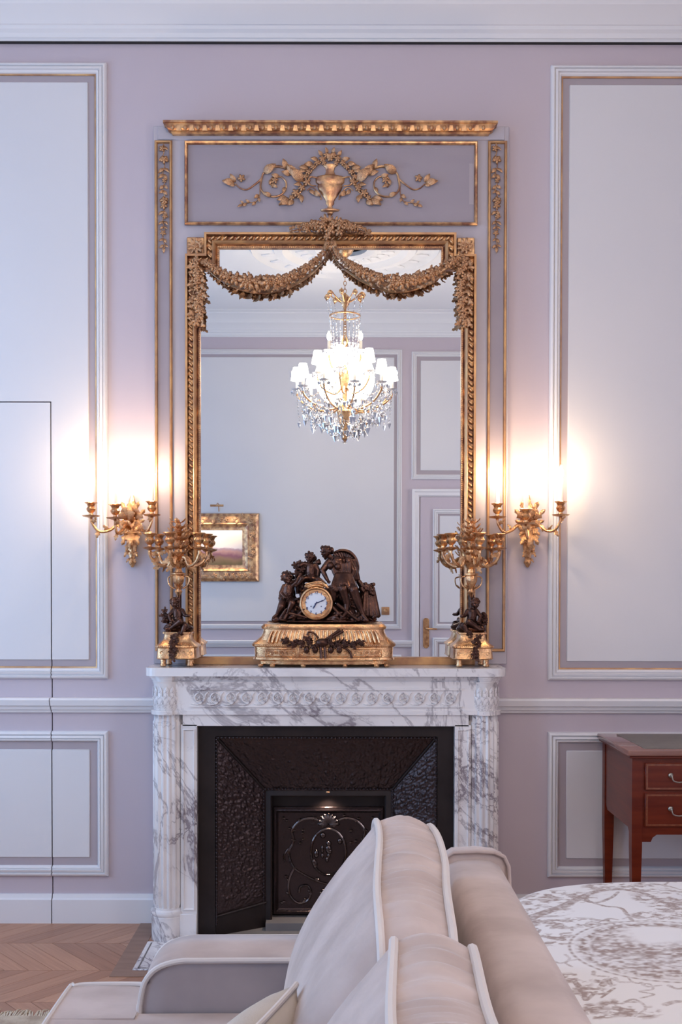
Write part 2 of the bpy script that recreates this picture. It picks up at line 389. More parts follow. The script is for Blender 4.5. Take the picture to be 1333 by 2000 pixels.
# ceiling with rose
ceil = MB().box(XL, XR, YB, 0, ZC, ZC+.1).obj('ceiling', M['ceil']); tag(ceil, 'plain white plaster ceiling', 'ceiling', kind='structure')
CH = Vector((.05, -3.30, 0))
rose = MB().lathe([(.001, 0), (.16, -.0), (.16, -.03), (.22, -.035), (.24, -.02), (.42, -.016), (.46, -.05), (.52, -.045), (.54, -.02), (.66, -.018), (.69, -.04), (.72, 0)], (CH.x, CH.y, ZC), 48).obj('ceiling_rose', M['ceil'], ceil)
for k in range(48):
    a = 2*PI*k/24; q_ = .33 if k < 24 else .60
    b = MB(); b.ell((CH.x+q_*math.cos(a), CH.y+q_*math.sin(a), ZC-.020), (.06, .03, .012), 1, Matrix.Rotation(a, 4, 'Z'))
    b.obj('plaster_petal', M['ceil'], rose)
# floor
floor = MB().box(XL, XR, YB, .0, -.06, -.012).obj('floor', M['dark']); tag(floor, 'oak chevron parquet floor', 'floor', kind='structure')
def plank_mesh(s):
    w, g, dx, L_ = .091, .0011, .265, .303
    b = bmesh.new(); A = [(g, 0), (w-g, 0), (w-g+s*dx, -L_), (g+s*dx, -L_)]
    top = [b.verts.new((x, y+(-g if y == 0 else g), 0)) for x, y in A]; bo = [b.verts.new((x, y, -.012)) for x, y in A]
    b.faces.new(top[::-1] if True else top); 
    for k in range(4): b.faces.new((top[k], top[(k+1) % 4], bo[(k+1) % 4], bo[k]))
    bmesh.ops.recalc_face_normals(b, faces=b.faces[:])
    me = bpy.data.meshes.new('plank'); b.to_mesh(me); b.free()
    uv = me.uv_layers.new(name='UVMap')
    for l in me.loops:
        v = me.vertices[l.vertex_index].co; t = -v.y/L_; uv.data[l.index].uv = (t*.4, (v.x-s*dx*t))
    me.materials.append(M['oak']); return me
PL = {1: plank_mesh(1), -1: plank_mesh(-1)}
cand = []
for r in range(-1, 18):
    y = -.27-.303*(r); s = 1 if r % 2 == 0 else -1
    if y > .1 or y-.303 < YB-.3: continue
    for k in range(-18, 50):
        x = -1.339+.091*k-(0 if s == 1 else -.265)
        xm = x+.045+s*.13; ym = y-.15
        if XL+.02 < min(x, x+s*.265) and max(x, x+s*.265)+.09 < XR and YB+.05 < ym:
            cand.append(((xm+1.2)**2*(1 if xm < -.8 else 9)+(ym+.45)**2, x, y, s))
cand.sort()
stuff = bmesh.new()
for i, (q, x, y, s) in enumerate(cand):
    mw = Matrix.Translation((x, min(y, .0) if False else y, 0))
    if i < 300: link('plank', PL[s], None, floor, mw)
    else:
        me = PL[s].copy(); me.transform(mw); stuff.from_mesh(me); bpy.data.meshes.remove(me)
me = bpy.data.meshes.new('parquet'); stuff.to_mesh(me); stuff.free(); me.materials.append(M['oak']); link('parquet_field', me, None, floor, kind='stuff')
MB().box(-.845, -.772, -.64, -.0, .0002, .0022).box(-.772, .74, -.64, -.578, .0002, .0022).obj('border_strip', M['oakd'], floor)
# side walls, far wall
def side(x0, x1, wins, nm, lab):
    b = MB(); ys = sorted([YB, 0]+[v for w in wins for v in w])
    edges = [YB]+[v for w in sorted(wins) for v in w]+[0]
    for i in range(0, len(edges), 2): b.box(x0, x1, edges[i], edges[i+1], 0, ZC)
    for w in wins: b.box(x0, x1, w[0], w[1], 0, .55); b.box(x0, x1, w[0], w[1], 3.25, ZC)
    tag(b.obj(nm, M['wall']), lab, 'wall', kind='structure')
side(XL-.15, XL, [(-4.35, -3.15), (-1.95, -.75)], 'wall_left', 'rose grey side wall with two tall windows')
side(XR, XR+.15, [(-4.45, -3.35)], 'wall_right', 'rose grey side wall with one tall window')
def window(n, xo, y0, y1, lab):
    b = MB()
    for a, c_ in ((y0, y0+.06), (y1-.06, y1), ((y0+y1)/2-.035, (y0+y1)/2+.035)): b.box(xo-.03, xo+.03, a, c_, .55, 3.25)
    for z in (.55, 1.2, 2.2, 3.19): b.box(xo-.03, xo+.03, y0, y1, z, z+.05)
    w = b.obj('window_%d' % n, M['white']); tag(w, lab, 'window', kind='structure')
    MB().box(xo-.003, xo+.003, y0+.05, y1-.05, .6, 3.2).obj('pane', M['glass'], w)
window(1, XL-.08, -1.95, -.75, 'tall white casement window nearest the fireplace')
window(2, XL-.08, -4.35, -3.15, 'tall white casement window beside the camera, left side')
window(3, XR+.08, -4.45, -3.35, 'tall white casement window in the right side wall')
wf = MB().box(XL, XR, YB-.15, YB, 0, ZC).obj('wall_front', M['wall']); tag(wf, 'panelled wall opposite the mirror, seen only in its reflection', 'wall', kind='structure')
wpanel(-2.6, .592, 1.066, 3.647, False, .073, tgt=wf, yo=YB, sg=1)
wpanel(-2.6, .592, .2, .83, False, .073, tgt=wf, yo=YB, sg=1)
wpanel(.680, 1.9, 2.451, 3.628, False, .083, tgt=wf, yo=YB, sg=1)
tag(dado(XL, .690, .90, YB, 1).obj('trim_6', M['white']), 'white dado rail below the oil painting, in the mirror', 'moulding', kind='structure')
tag(base(XL, .690, YB, 1).obj('baseboard_front', M['white']), 'white baseboard of the wall opposite the mirror', 'baseboard', kind='structure')
d2 = MB().box(.762, 1.62, YB, YB+.02, .01, 2.29, .004, 1).obj('door_2', M['wall']); tag(d2, 'rose grey panelled door with brass lever, reflected at the right of the mirror', 'door', kind='structure')
MB().sweep([(.686, 0), (.686, 2.36), (1.70, 2.36), (1.70, 0)], [(0, 0), (0, .03), (.02, .035), (.03, .025), (.055, .025), (.068, .012), (.068, 0)], closed=False, y0=YB, left=-1, sgn=1).obj('door_casing', M['white'], d2)
wpanel(.878, 1.50, 1.07, 2.177, False, .062, tgt=d2, yo=YB+.02, sg=1)
wpanel(.878, 1.50, .25, .99, False, .062, tgt=d2, yo=YB+.02, sg=1)
hp = MB().prism([(.818+.028*math.cos(a), 1.032+(.112 if math.sin(a) > 0 else -.112)+.028*math.sin(a)) for a in [2*PI*k/24 for k in range(24)]], YB+.02, YB+.028, 'y').obj('handle_plate', M['brass'], d2)
MB().tube([(.818, YB+.028, 1.075), (.818, YB+.07, 1.075), (.835, YB+.078, 1.073), (.915, YB+.076, 1.07)], [.011, .010, .010, .007], 10).obj('lever_handle', M['brass'], hp)
so = thing('wall_socket', 'square brass wall socket reflected right of the clock', 'socket', (.442, YB+.01, 1.236))
MB().box(.405, .479, YB+.008, YB+.018, 1.199, 1.273, .004, 2).obj('socket_plate', M['gilt'], so)
MB().lathe([(.016, 0), (.018, .004), (.010, .006), (.001, .006)], (0, 0, 0), 16).obj('toggle', M['brass'], so, mw=Matrix.Translation((.442, YB+.018, 1.236)) @ Matrix.Rotation(-PI/2, 4, 'X'))

# ================================================================== TRUMEAU
K = 4.45/F
tr = thing('trumeau_mirror', 'tall gilt and rose grey overmantel mirror with urn panel and flower garlands', 'mirror', (-.033, -.02, 1.12))
x0, x1 = W(300, 800, .04).x, W(993, 800, .04).x; zb = W(640, 1297, .04).z; zt = W(640, 246, .04).z
BF = -.040
MB().box(x0, x1, 0, BF, zb, zt, .003, 1).obj('back_board', M['trum'], tr)
MB().box(x0+.02, x1-.02, BF, BF-.006, W(640, 274, .04).z, zt-.004, .002, 1).obj('frieze_board', M['trum'], tr)
# pilaster strips with gilt edges and flower drops
def tz(py): return W(640, py, .045).z
def tx(px): return W(px, 800, .045).x
for s, (a, b_) in ((0, (303, 337)), (1, (952, 989))):
    pf = MB().box(tx(a)+.006, tx(b_)-.006, BF, BF-.002, tz(1268), tz(279)).obj('pilaster_panel', M['trumd'], tr)
    MB().sweep(rect(tx(a), tx(b_), tz(1272), tz(275)), [(0, 0), (0, .008), (.004, .012), (.009, .012), (.012, .005), (.012, 0)], y0=BF).obj('gilt_edge', M['gilt'], pf)
    cx = (a+b_)/2; rr = random.Random(3)
    seq = [('l', 286, 12), ('f', 290, 13), ('l', 305, 14), ('f', 312, 17), ('l', 328, 15), ('l', 340, 14), ('f', 352, 11), ('l', 362, 12), ('l', 372, 12),
           ('f', 392, 17), ('f', 402, 15), ('l', 386, 12), ('l', 412, 13), ('f', 422, 12), ('l', 432, 13), ('l', 442, 10), ('f', 455, 12), ('l', 466, 11), ('l', 478, 11)]
    b = MB().tube([W(cx, y, .048)+Vector((.004*math.sin(y*.2), 0, 0)) for y in range(280, 486, 6)], .0022, 6).obj('flower_drop', M['gold'], tr)
    for k, (t, y, sz) in enumerate(seq):
        if t == 'f': place(FLOW['gold'], 'flower', b, W(cx+rr.uniform(-3, 3), y, .05), sz*K*1.1, rr.uniform(0, 6))
        else:
            for sg in (-1, 1): place(LEAF['gold'], 'leaf', b, W(cx, y, .048), sz*K, -PI/2+sg*rr.uniform(.5, 1.0), rr.uniform(-.3, .1), rr.uniform(-.4, .4))
    place(LEAF['gold'], 'leaf', b, W(cx, 482, .048), 13*K, -PI/2)
# top cornice
ztop, zbot = W(640, 236, .09).z, W(640, 263, .06).z
xa, xb = W(347, 250, .05).x, W(945, 250, .05).x
pr = [(0, 0), (.022, 0), (.026, .006), (.026, .012), (.034, .014), (.042, .022), (.046, .036), (.052, .044), (.058, .046), (.058, .058), (.052, .062), (0, .062)]
sc_ = (ztop-zbot)/.062
bm_ = MB(); path = [(xa, 0), (xb, 0)]
bb = MB(); rings = []
for (px_, s) in ((xa, -1), (xb, 1)):
    rings.append([bb.bm.verts.new((px_+s*(v*.92), BF-.004-v, zbot+u*sc_)) for v, u in pr])
for j in range(len(pr)): bb.bm.faces.new((rings[0][j], rings[0][(j+1) % len(pr)], rings[1][(j+1) % len(pr)], rings[1][j]))
# mitred returns
for (px_, s), rg in zip(((xa, -1), (xb, 1)), rings):
    back = [bb.bm.verts.new((px_+s*(v*.92), BF+.001, zbot+u*sc_)) for v, u in pr]
    for j in range(len(pr)): bb.bm.faces.new((rg[j], rg[(j+1) % len(pr)], back[(j+1) % len(pr)], back[j]))
crn = bb.obj('gilt_cornice', M['gold'], tr, ang=25)
egg = MB().ell((0, 0, 0), (.0085, .007, .012), 2).mesh('egg', M['gilt'])
dart = MB().prism([(-.006, .012), (.006, .012), (.011, -.012), (-.011, -.012)], -.006, .004, 'y').mesh('dart', M['gold'])
ez = zbot+.027*sc_
for k in range(25):
    px_ = 337+25.2*k*1.005
    if px_ > 955: break
    link('egg', egg, None, crn, Matrix.Translation((W(px_, 248, .085).x, BF-.004-.042, ez)))
    if k < 24: link('dart', dart, None, crn, Matrix.Translation((W(px_+12.6, 248, .08).x, BF-.004-.038, ez)) @ Matrix.Rotation(.35, 4, 'X'))
# urn panel
ux0, ux1, uz0, uz1 = tx(362), tx(931), tz(441), tz(278)
MB().box(ux0+.01, ux1-.01, BF-.0065, BF-.009, uz0+.01, uz1-.01).obj('urn_panel', M['trumd'], tr)
MB().sweep(rect(ux0, ux1, uz0, uz1), [(0, 0), (0, .014), (.004, .018), (.009, .016), (.013, .009), (.013, 0)], y0=BF-.006).obj('panel_frame', M['gold'], tr)
b = MB()       # slim batten joints of the backing panel
for (a, c_, y0_, y1_) in ((402, 866, 434, 433), (402, 866, 291, 290)): b.box(tx(a), tx(c_), BF-.009, BF-.0102, tz(y0_), tz(y1_))
b.box(tx(915), tx(924), BF-.009, BF-.0102, tz(400), tz(320)); b.obj('panel_joint', M['band'], tr)
orn = MB(); DU = .052
def UP(px, py, d=DU, m=0): return W(1290-px if m else px, py, d)
vase_prof = [(.003, -.006), (.010, 0), (.016, .006), (.038, .010), (.040, .016), (.012, .022), (.009, .030), (.018, .040), (.017, .050), (.024, .062), (.048, .096), (.054, .112),
             (.050, .118), (.060, .126), (.062, .146), (.055, .152), (.022, .160), (.017, .174), (.020, .188), (.030, .196), (.030, .202), (.002, .204)]
uv = UP(645, 417, DU)
vsc = (UP(645, 322).z-uv.z)/.20
urn = MB().lathe([(r*vsc*.98, z*vsc) for r, z in vase_prof], (uv.x, -.050, uv.z), 28, sy=.35).obj('urn', M['brass'] if 0 else M['gold'], tr)
MB().lathe([(.001, -.012), (.006, -.006), (.012, 0), (.001, .002)], (uv.x, -.052, uv.z-.003), 10).obj('urn_finial', M['gold'], urn)
for m in (0, 1):
    sg = -1 if m == 0 else 1
    MB().tube(smooth([UP(x, y, .06, m) for x, y in ((622, 348), (606, 346), (604, 360), (618, 363))]), .0032, 7).obj('urn_handle', M['gold'], urn)
    sc1 = MB()
    st = smooth([UP(x, y, DU, m) for x, y in ((593, 354), (573, 338), (559, 329), (542, 325), (528, 328), (515, 338), (510, 350), (497, 361), (483, 370), (470, 368), (460, 359))], 5)
    n = len(st); sc1.tube(st, [.0065-.004*i/n for i in range(n)], 7)
    st = smooth([UP(x, y, DU, m) for x, y in ((512, 346), (509, 366), (517, 379), (530, 384), (546, 382), (557, 372), (559, 357), (553, 348), (546, 345), (533, 346), (528, 357), (533, 366))], 5)
    n = len(st); sc1.tube(st, [.0045-.0015*i/n for i in range(n)], 7)
    sc1.tube(smooth([UP(x, y, DU, m) for x, y in ((508, 366), (507, 382), (500, 394), (485, 396), (468, 401))]), .0018, 6)
    scr = sc1.obj('scroll', M['gold'], tr)
    def LF(px, py, tox, toy, sz=None, me=LEAF, par=None):
        a = UP(px, py, DU+.004, m); c_ = UP(tox, toy, DU+.004, m); v = c_-a
        place(me['gold'], 'leaf', par or scr, a, v.length, math.atan2(v.z, v.x), -.15, R.uniform(-.4, .4), 1.15, .9)
    def FL(px, py, sz, par=None): place(FLOW['gold'], 'flower', par or scr, UP(px, py, DU+.006, m), sz*K, R.uniform(0, 6), thick=.9)
    for q in ((593, 354, 566, 330), (580, 343, 560, 322), (560, 331, 553, 311), (570, 340, 550, 336), (515, 338, 540, 322), (458, 357, 434, 355), (460, 356, 450, 340), (460, 360, 448, 364),
              (506, 380, 496, 388), (505, 385, 508, 396), (500, 394, 492, 402), (488, 396, 480, 390), (482, 397, 474, 404), (474, 400, 464, 405), (476, 398, 470, 392),
              (546, 345, 530, 342), (531, 350, 526, 362), (532, 360, 543, 367), (558, 365, 552, 378), (530, 384, 516, 376)): LF(*q)
    FL(472, 348, 17); FL(471, 349, 11); FL(537, 352, 15); FL(534, 361, 9)
    fs = MB().tube(smooth([UP(x, y, DU, m) for x, y in ((545, 400), (570, 388), (590, 372), (598, 350), (612, 330), (632, 312), (645, 303))]), .004, 6).obj('festoon', M['gold'], tr)
    for x, y, s in ((578, 377, 20), (590, 367, 17), (600, 356, 18), (597, 345, 14), (603, 336, 15), (570, 386, 14), (585, 384, 12), (612, 326, 14), (620, 318, 15), (630, 310, 16), (638, 303, 15), (560, 390, 11), (645, 309, 16), (633, 318, 13)): FL(x, y, s*.95, fs)
    for q in ((566, 388, 545, 402), (562, 386, 541, 392), (575, 392, 560, 402), (588, 380, 590, 398), (604, 328, 584, 328), (600, 330, 582, 338), (612, 320, 594, 322), (622, 312, 606, 310),
              (630, 305, 622, 294), (640, 300, 636, 288), (590, 360, 574, 362), (605, 370, 614, 382), (612, 374, 628, 384), (640, 312, 652, 300)): LF(*q, par=fs)
    MB().tube(smooth([UP(x, y, DU, m) for x, y in ((600, 372), (610, 366), (622, 376), (628, 390))]), .0022, 6).obj('ribbon', M['gold'], tr)
# mirror plate and stepped frame
ox0, ox1 = tx(364), tx(928.5); izt = tz(458); isz = tz(500); sx0, sx1 = tx(401), tx(889.5); zbm = tz(1283)
path = [(ox0, zbm-.002), (ox0, isz), (sx0, isz), (sx0, izt), (sx1, izt), (sx1, isz), (ox1, isz), (ox1, zbm-.002)]
FPROF = [(0, 0), (0, .030), (.003, .034), (.009, .034), (.012, .008), (.030, .008), (.033, .030), (.040, .030), (.050, .016), (.054, .012), (.054, .019), (.061, .019), (.061, 0)]
mf = MB().sweep(path, FPROF, closed=False, y0=BF, left=-1).obj('mirror_frame', M['gold'], tr, ang=25)
inner = [(ox0+.057, zbm), (ox0+.057, isz-.057), (sx0+.057, isz-.057), (sx0+.057, izt-.057), (sx1-.057, izt-.057), (sx1-.057, isz-.057), (ox1-.057, isz-.057), (ox1-.057, zbm)]
g = MB(); f = g.bm.faces.new([g.bm.verts.new((x, BF-.004, z)) for x, z in inner])
gp = MB().prism(inner, BF-.001, BF-.006, 'y').obj('mirror_glass', M['mirror'], tr, ang=20); g.bm.free()
MB().sweep(path, [(.0001, .0301), (.0, .0345), (.009, .0347), (.0092, .0301)], closed=False, y0=BF, left=-1).obj('gilt_rim', M['gilt'], mf)
MB().sweep(path, [(.033, .0302), (.036, .0325), (.040, .0302), (.046, .0228), (.045, .02), (.035, .028)], closed=False, y0=BF, left=-1).obj('gilt_cove', M['gilt'], mf)
MB().box(ox0-.0, ox1, BF, BF-.036, W(640, 1299, .09).z-.001, zbm+.0, .003, 1).obj('bottom_rail', M['gilt'], tr)
twist = MB(); twist.ell((0, 0, 0), (.0140, .0100, .0058), 2); twist = twist.mesh('ribbon_twist', M['gold'])
def seg_iter(path, off, step, left=-1):
    n = len(path)
    pts = []
    for i in range(n):
        p = Vector(path[i]); d0 = (p-Vector(path[i-1])).normalized() if i > 0 else None; d1 = (Vector(path[i+1])-p).normalized() if i < n-1 else None
        d0 = d0 or d1; d1 = d1 or d0; n0 = Vector((-d0.y, d0.x))*left; n1 = Vector((-d1.y, d1.x))*left; m_ = n0+n1; m_ = m_/m_.dot(n0); pts.append(p+m_*off)
    for a, b_ in zip(pts, pts[1:]):
        L_ = (b_-a).length; k = max(1, int(L_/step))
        for i in range(k): yield a+(b_-a)*((i+.5)/k), math.atan2((b_-a).y, (b_-a).x)
for p, a in seg_iter(path, .021, .0265):
    link('ribbon_twist', twist, None, mf, Matrix.Translation((p.x, BF-.020, p.y)) @ Matrix.Rotation(-(a+.75), 4, 'Y'))
bd = bmesh.new(); bmesh.ops.create_icosphere(bd, subdivisions=1, radius=.0034); bdm = bpy.data.meshes.new('bead'); bd.to_mesh(bdm); bd.free()
acc = bmesh.new()
for p, a in seg_iter(path, .0575, .0088):
    me = bdm.copy(); me.transform(Matrix.Translation((p.x, BF-.0205, p.y))); acc.from_mesh(me); bpy.data.meshes.remove(me)
me = bpy.data.meshes.new('pearl_beading'); acc.to_mesh(me); acc.free(); me.materials.append(M['gilt']); link('pearl_beading', me, None, mf, kind='stuff')
# acanthus corner blocks
for s, cx in ((-1, 383), (1, 909)):
    cb = MB().box(tx(cx-17), tx(cx+17), BF, BF-.016, tz(500), tz(465), .003, 1).obj('corner_block', M['gold'], tr)
    for k in range(9):
        a = 2*PI*k/9; place(ACAN['gold'], 'leaf', cb, W(cx, 482, .062), 18*K, a, -.25, R.uniform(-.5, .5), 1.1)
    place(FLOW['gold'], 'flower', cb, W(cx, 482, .068), 20*K, .3)
    dp = MB().tube([W(cx-s*1+R.uniform(-1, 1), y, .075) for y in range(500, 646, 10)], .008, 7).obj('flower_drape', M['gold'], tr)
    for k, y in enumerate(range(508, 640, 11)):
        w = 12 if y < 610 else 7
        place(FLOW['gold'], 'flower', dp, W(cx-s*3+R.uniform(-w, w)*.5, y, .088), R.uniform(17, 25)*K, R.uniform(0, 6), R.uniform(-.4, .4))
        for q in (-1, 1): place(ACAN['gold'], 'leaf', dp, W(cx-s*3+q*4, y, .080), R.uniform(15, 21)*K, -PI/2+q*R.uniform(.3, 1.3), -.3, R.uniform(-.6, .6), 1.2)
# crest and garlands
def garland(pts, wid, nm='garland', dd=.10):
    sp = smooth([W(x, y, dd-.012) for x, y in pts], 6); n = len(sp)
    prof = lambda t: wid(t)
    o = MB().tube(sp, [max(.003, prof(i/(n-1))*.22) for i in range(n)], 8).obj(nm, M['gold'], tr)
    L_ = [0]
    for a, b_ in zip(sp, sp[1:]): L_.append(L_[-1]+(b_-a).length)
    def at(s):
        for i in range(n-1):
            if L_[i+1] >= s or i == n-2: u = (s-L_[i])/max(1e-6, L_[i+1]-L_[i]); return sp[i].lerp(sp[i+1], u), (sp[i+1]-sp[i]).normalized(), (L_[i]+u*(L_[i+1]-L_[i]))/L_[-1]
    s = .01
    while s < L_[-1]-.005:
        p, t, u = at(s); w = prof(u); ang = math.atan2(t.z, t.x); nrm = Vector((-t.z, 0, t.x))
        for q in (-1, 0, 1):
            if q and w < .022: continue
            o_ = nrm*q*w*.36+t*R.uniform(-.006, .006)+Vector((0, -.020-.014*(q == 0)-R.uniform(0, .006), 0))
            if R.random() < (.9 if q == 0 else .45): place(FLOW['gold'], 'flower', o, p+o_, w*(R.uniform(1.15, 1.5) if q == 0 else R.uniform(.6, .9)), R.uniform(0, 6), R.uniform(-.5, .5), R.uniform(-.4, .4), thick=1.3)
        for q in (-1, 1):
            place(ACAN['gold'] if R.random() < .6 else LEAF['gold'], 'leaf', o, p+nrm*q*w*.28+Vector((0, -.006, 0)), max(.018, w*R.uniform(.5, .95)), ang+q*R.uniform(.2, 1.3), -.35, R.uniform(-.9, .9), 1.1)
        s += max(.013, w*.66)
    return o
wid = lambda t: .015+.036*max(0, math.sin(PI*min(1, max(0, (t-.12)/.86))))**.8
garland([(644, 478), (630, 500), (602, 526), (565, 547), (525, 557), (487, 556), (452, 546), (422, 530), (398, 510)], wid)
garland([(648, 478), (662, 503), (698, 530), (735, 548), (770, 556), (806, 553), (842, 540), (870, 524), (905, 500)], wid)
cw = lambda t: .012+.030*t
garland([(566, 452), (590, 448), (615, 446), (640, 448)], cw, 'crest_spray', .095)
garland([(728, 460), (706, 452), (680, 448), (652, 448)], cw, 'crest_spray', .095)
cst = MB().ell(W(646, 448, .10), (.03, .015, .02), 2).obj('crest', M['gold'], tr)
for x, y, s in ((612, 438, 22), (632, 432, 20), (624, 446, 22), (652, 438, 24), (668, 436, 21), (684, 440, 20), (645, 450, 26), (663, 452, 22), (600, 448, 18), (640, 462, 18)):
    place(FLOW['gold'], 'flower', cst, W(x, y, .115), s*K, R.uniform(0, 6), R.uniform(-.4, .4))
for k in range(14):
    a = PI*k/13; place(ACAN['gold'], 'leaf', cst, W(646+20*math.cos(a), 445-6*math.sin(a), .10), R.uniform(.03, .05), a+R.uniform(-.2, .2), -.3, R.uniform(-.6, .6))
for a in (-1.1, -1.5, -1.9, -2.1, -.9): place(LEAF['gold'], 'leaf', cst, W(645, 468, .11), .05, a, -.1)

# ================================================================== FIREPLACE
fx0, fx1, FD = -.760, .664, .26
cxm = (fx0+fx1)/2; hw = (fx1-fx0)/2; RC = .064
def foot(off=0, fr=FD, rec=None, seg=10):
    # plan outline: rounded corner columns standing a little proud of the front
    h = hw+off; y = fr+off; r = RC+off; pts = [(cxm-h, 0)]
    ins = .020
    for s in (-1, 1):
        cc = (cxm+s*(h-r), -(y-r)); arc = []
        for k in range(seg+1):
            a = PI - (PI*.62)*k/seg if s < 0 else None
            arc.append((cc[0]+s*r*math.cos(PI*.62*k/seg), cc[1]-r*math.sin(PI*.62*k/seg)))
        if s < 0: pts += arc+[(arc[-1][0]+.004, -(y-ins))]
        else: pts += [(arc[-1][0]-.004, -(y-ins))]+arc[::-1]
    pts.append((cxm+h, 0)); return pts
mt = thing('marble_fireplace', 'white grey-veined marble fireplace surround with fluted round corner columns', 'fireplace', (cxm, -.13, 0))
def rr_shelf(off, z0, z1, fr=FD):
    h = hw+off; y = fr+off; r = .05; pts = [(cxm-h, 0)]
    for k in range(9): a = PI+PI/2*k/8; pts.append((cxm-h+r+r*math.cos(a), -y+r+r*math.sin(a)))
    for k in range(9): a = -PI/2+PI/2*k/8; pts.append((cxm+h-r+r*math.cos(a), -y+r+r*math.sin(a)))
    pts.append((cxm+h, 0)); return pts
def bevel_all(mb, o, seg=2, a=.6):
    e = [e for e in mb.bm.edges if len(e.link_faces) == 2 and e.calc_face_angle(0) > a and abs(e.verts[0].co.z-e.verts[1].co.z) < 1e-4]
    bmesh.ops.bevel(mb.bm, geom=e, offset=o, segments=seg, affect='EDGES', profile=.5); return mb
bevel_all(MB().prism(rr_shelf(.021, 0, 0), 1.086, 1.119), .012, 4).obj('shelf', M['marble'], mt)
b = MB()
for o, z0, z1 in ((.012, 1.076, 1.087), (.006, 1.068, 1.077), (.0, 1.060, 1.069)): b.prism(foot(o), z0, z1)
b.obj('shelf_moulding', M['marble'], mt)
frz = MB().box(fx0+.10, fx1-.10, 0, -.243, .940, 1.062).obj('frieze', M['marble'], mt)
MB().box(fx0+.012, fx0+.11, 0, -.225, 0, 1.062).obj('side_block', M['marble'], mt)
MB().box(fx1-.012, fx1-.11, 0, -.225, 0, 1.062).obj('side_block', M['marble'], mt)
MB().box(-.60, .505, -.243, -.250, 1.028, 1.036).box(-.60, .505, -.243, -.249, .958, .963).obj('frieze_fillet', M['marble'], frz)
ring = MB()
ring.tube([(.019*math.cos(2*PI*k/20), 0, .019*math.sin(2*PI*k/20)) for k in range(20)], .0035, 6, closed=True)
ring.ell((0, -.001, 0), (.008, .004, .008), 1)
ring.tube(smooth([(-.034, 0, -.024), (-.018, 0, -.027), (.004, 0, -.024), (.022, 0, -.004), (.024, 0, .012), (.034, 0, .022)], 4), [.0025+.0015*math.sin(PI*i/20) for i in range(21)], 6)
for k in range(5):
    a = 2*PI*k/5; ring.ell((.011*math.cos(a), -.002, .011*math.sin(a)), .0032, 1)
ring = ring.mesh('wave_scroll', M['marble'])
for k in range(17): link('wave_scroll', ring, None, frz, Matrix.Translation((-.562+.0638*k, -.2445, .996)))
bevel_all(MB().prism(foot(.007), .927, .944), .005, 2).obj('astragal', M['marble'], mt)
MB().box(-.632, .535, 0, -.236, .880, .930).obj('lintel', M['marble'], mt)
ACM = leaf_mesh(M['marble'], 1, 'carved_leaf')
for s in (-1, 1):
    cc = (cxm+s*(hw-RC), -(FD-RC))
    MB().lathe([(RC-.004, .132), (RC-.004, .140), (RC, .15), (RC, .895), (RC-.004, .9), (RC-.004, .928)], (*cc, 0), 80, flute=16, fd=.0085).obj('fluted_column', M['marble'], mt)
    MB().lathe([(RC+.006, 0), (RC+.006, .098), (RC+.004, .100), (RC+.008, .106), (RC+.010, .114), (RC+.006, .124), (RC-.002, .128), (RC-.002, .134)], (*cc, 0), 40).obj('column_base', M['marble'], mt)
    cap = MB().lathe([(RC-.006, .942), (RC-.003, .948), (RC-.004, 1.05), (RC+.002, 1.062)], (*cc, 0), 40).obj('column_capital', M['marble'], mt)
    for k in range(7):
        a = -PI/2+(k-3)*.42
        mw = Matrix.Translation((cc[0]+(RC-.004)*math.cos(a), cc[1]+(RC-.004)*math.sin(a), .946)) @ Matrix.Rotation(a+PI/2, 4, 'Z') @ Matrix.Rotation(-PI/2, 4, 'Y') @ Matrix.Diagonal((.098, .022, .075, 1))
        link('carved_leaf', ACM, None, cap, mw)
    xi = -.574 if s < 0 else .479
    jx0, jx1 = (-.640, -.574) if s < 0 else (.479, .545)
    MB().box(jx0, jx1, 0, -.236, 0, .885).obj('jamb', M['marble'], mt)
    MB().box(jx0-.004 if s < 0 else jx0, jx1 if s < 0 else jx1+.004, -.236, -.246, 0, .112, .003, 1).obj('jamb_plinth', M['marble'], mt)
    MB().sweep(rect(jx0+.008, jx1-.008, .125, .868), [(0, 0), (0, .004), (.004, .006), (.008, 0)], y0=-.236).obj('jamb_moulding', M['marble'], mt)
hs = thing('hearth_slab', 'white marble hearth slab on the floor in front of the fireplace', 'hearth', (cxm, -.42, 0))
MB().box(-.772, .69, -.262, -.578, .0004, .006, .002, 1).obj('slab', M['marble'], hs)
MB().box(-.755, .675, -.560, -.566, .0061, .0066).box(-.755, -.749, -.28, -.566, .0061, .0066).box(.669, .675, -.28, -.566, .0061, .0066).obj('slab_inlay', M['soot'], hs)
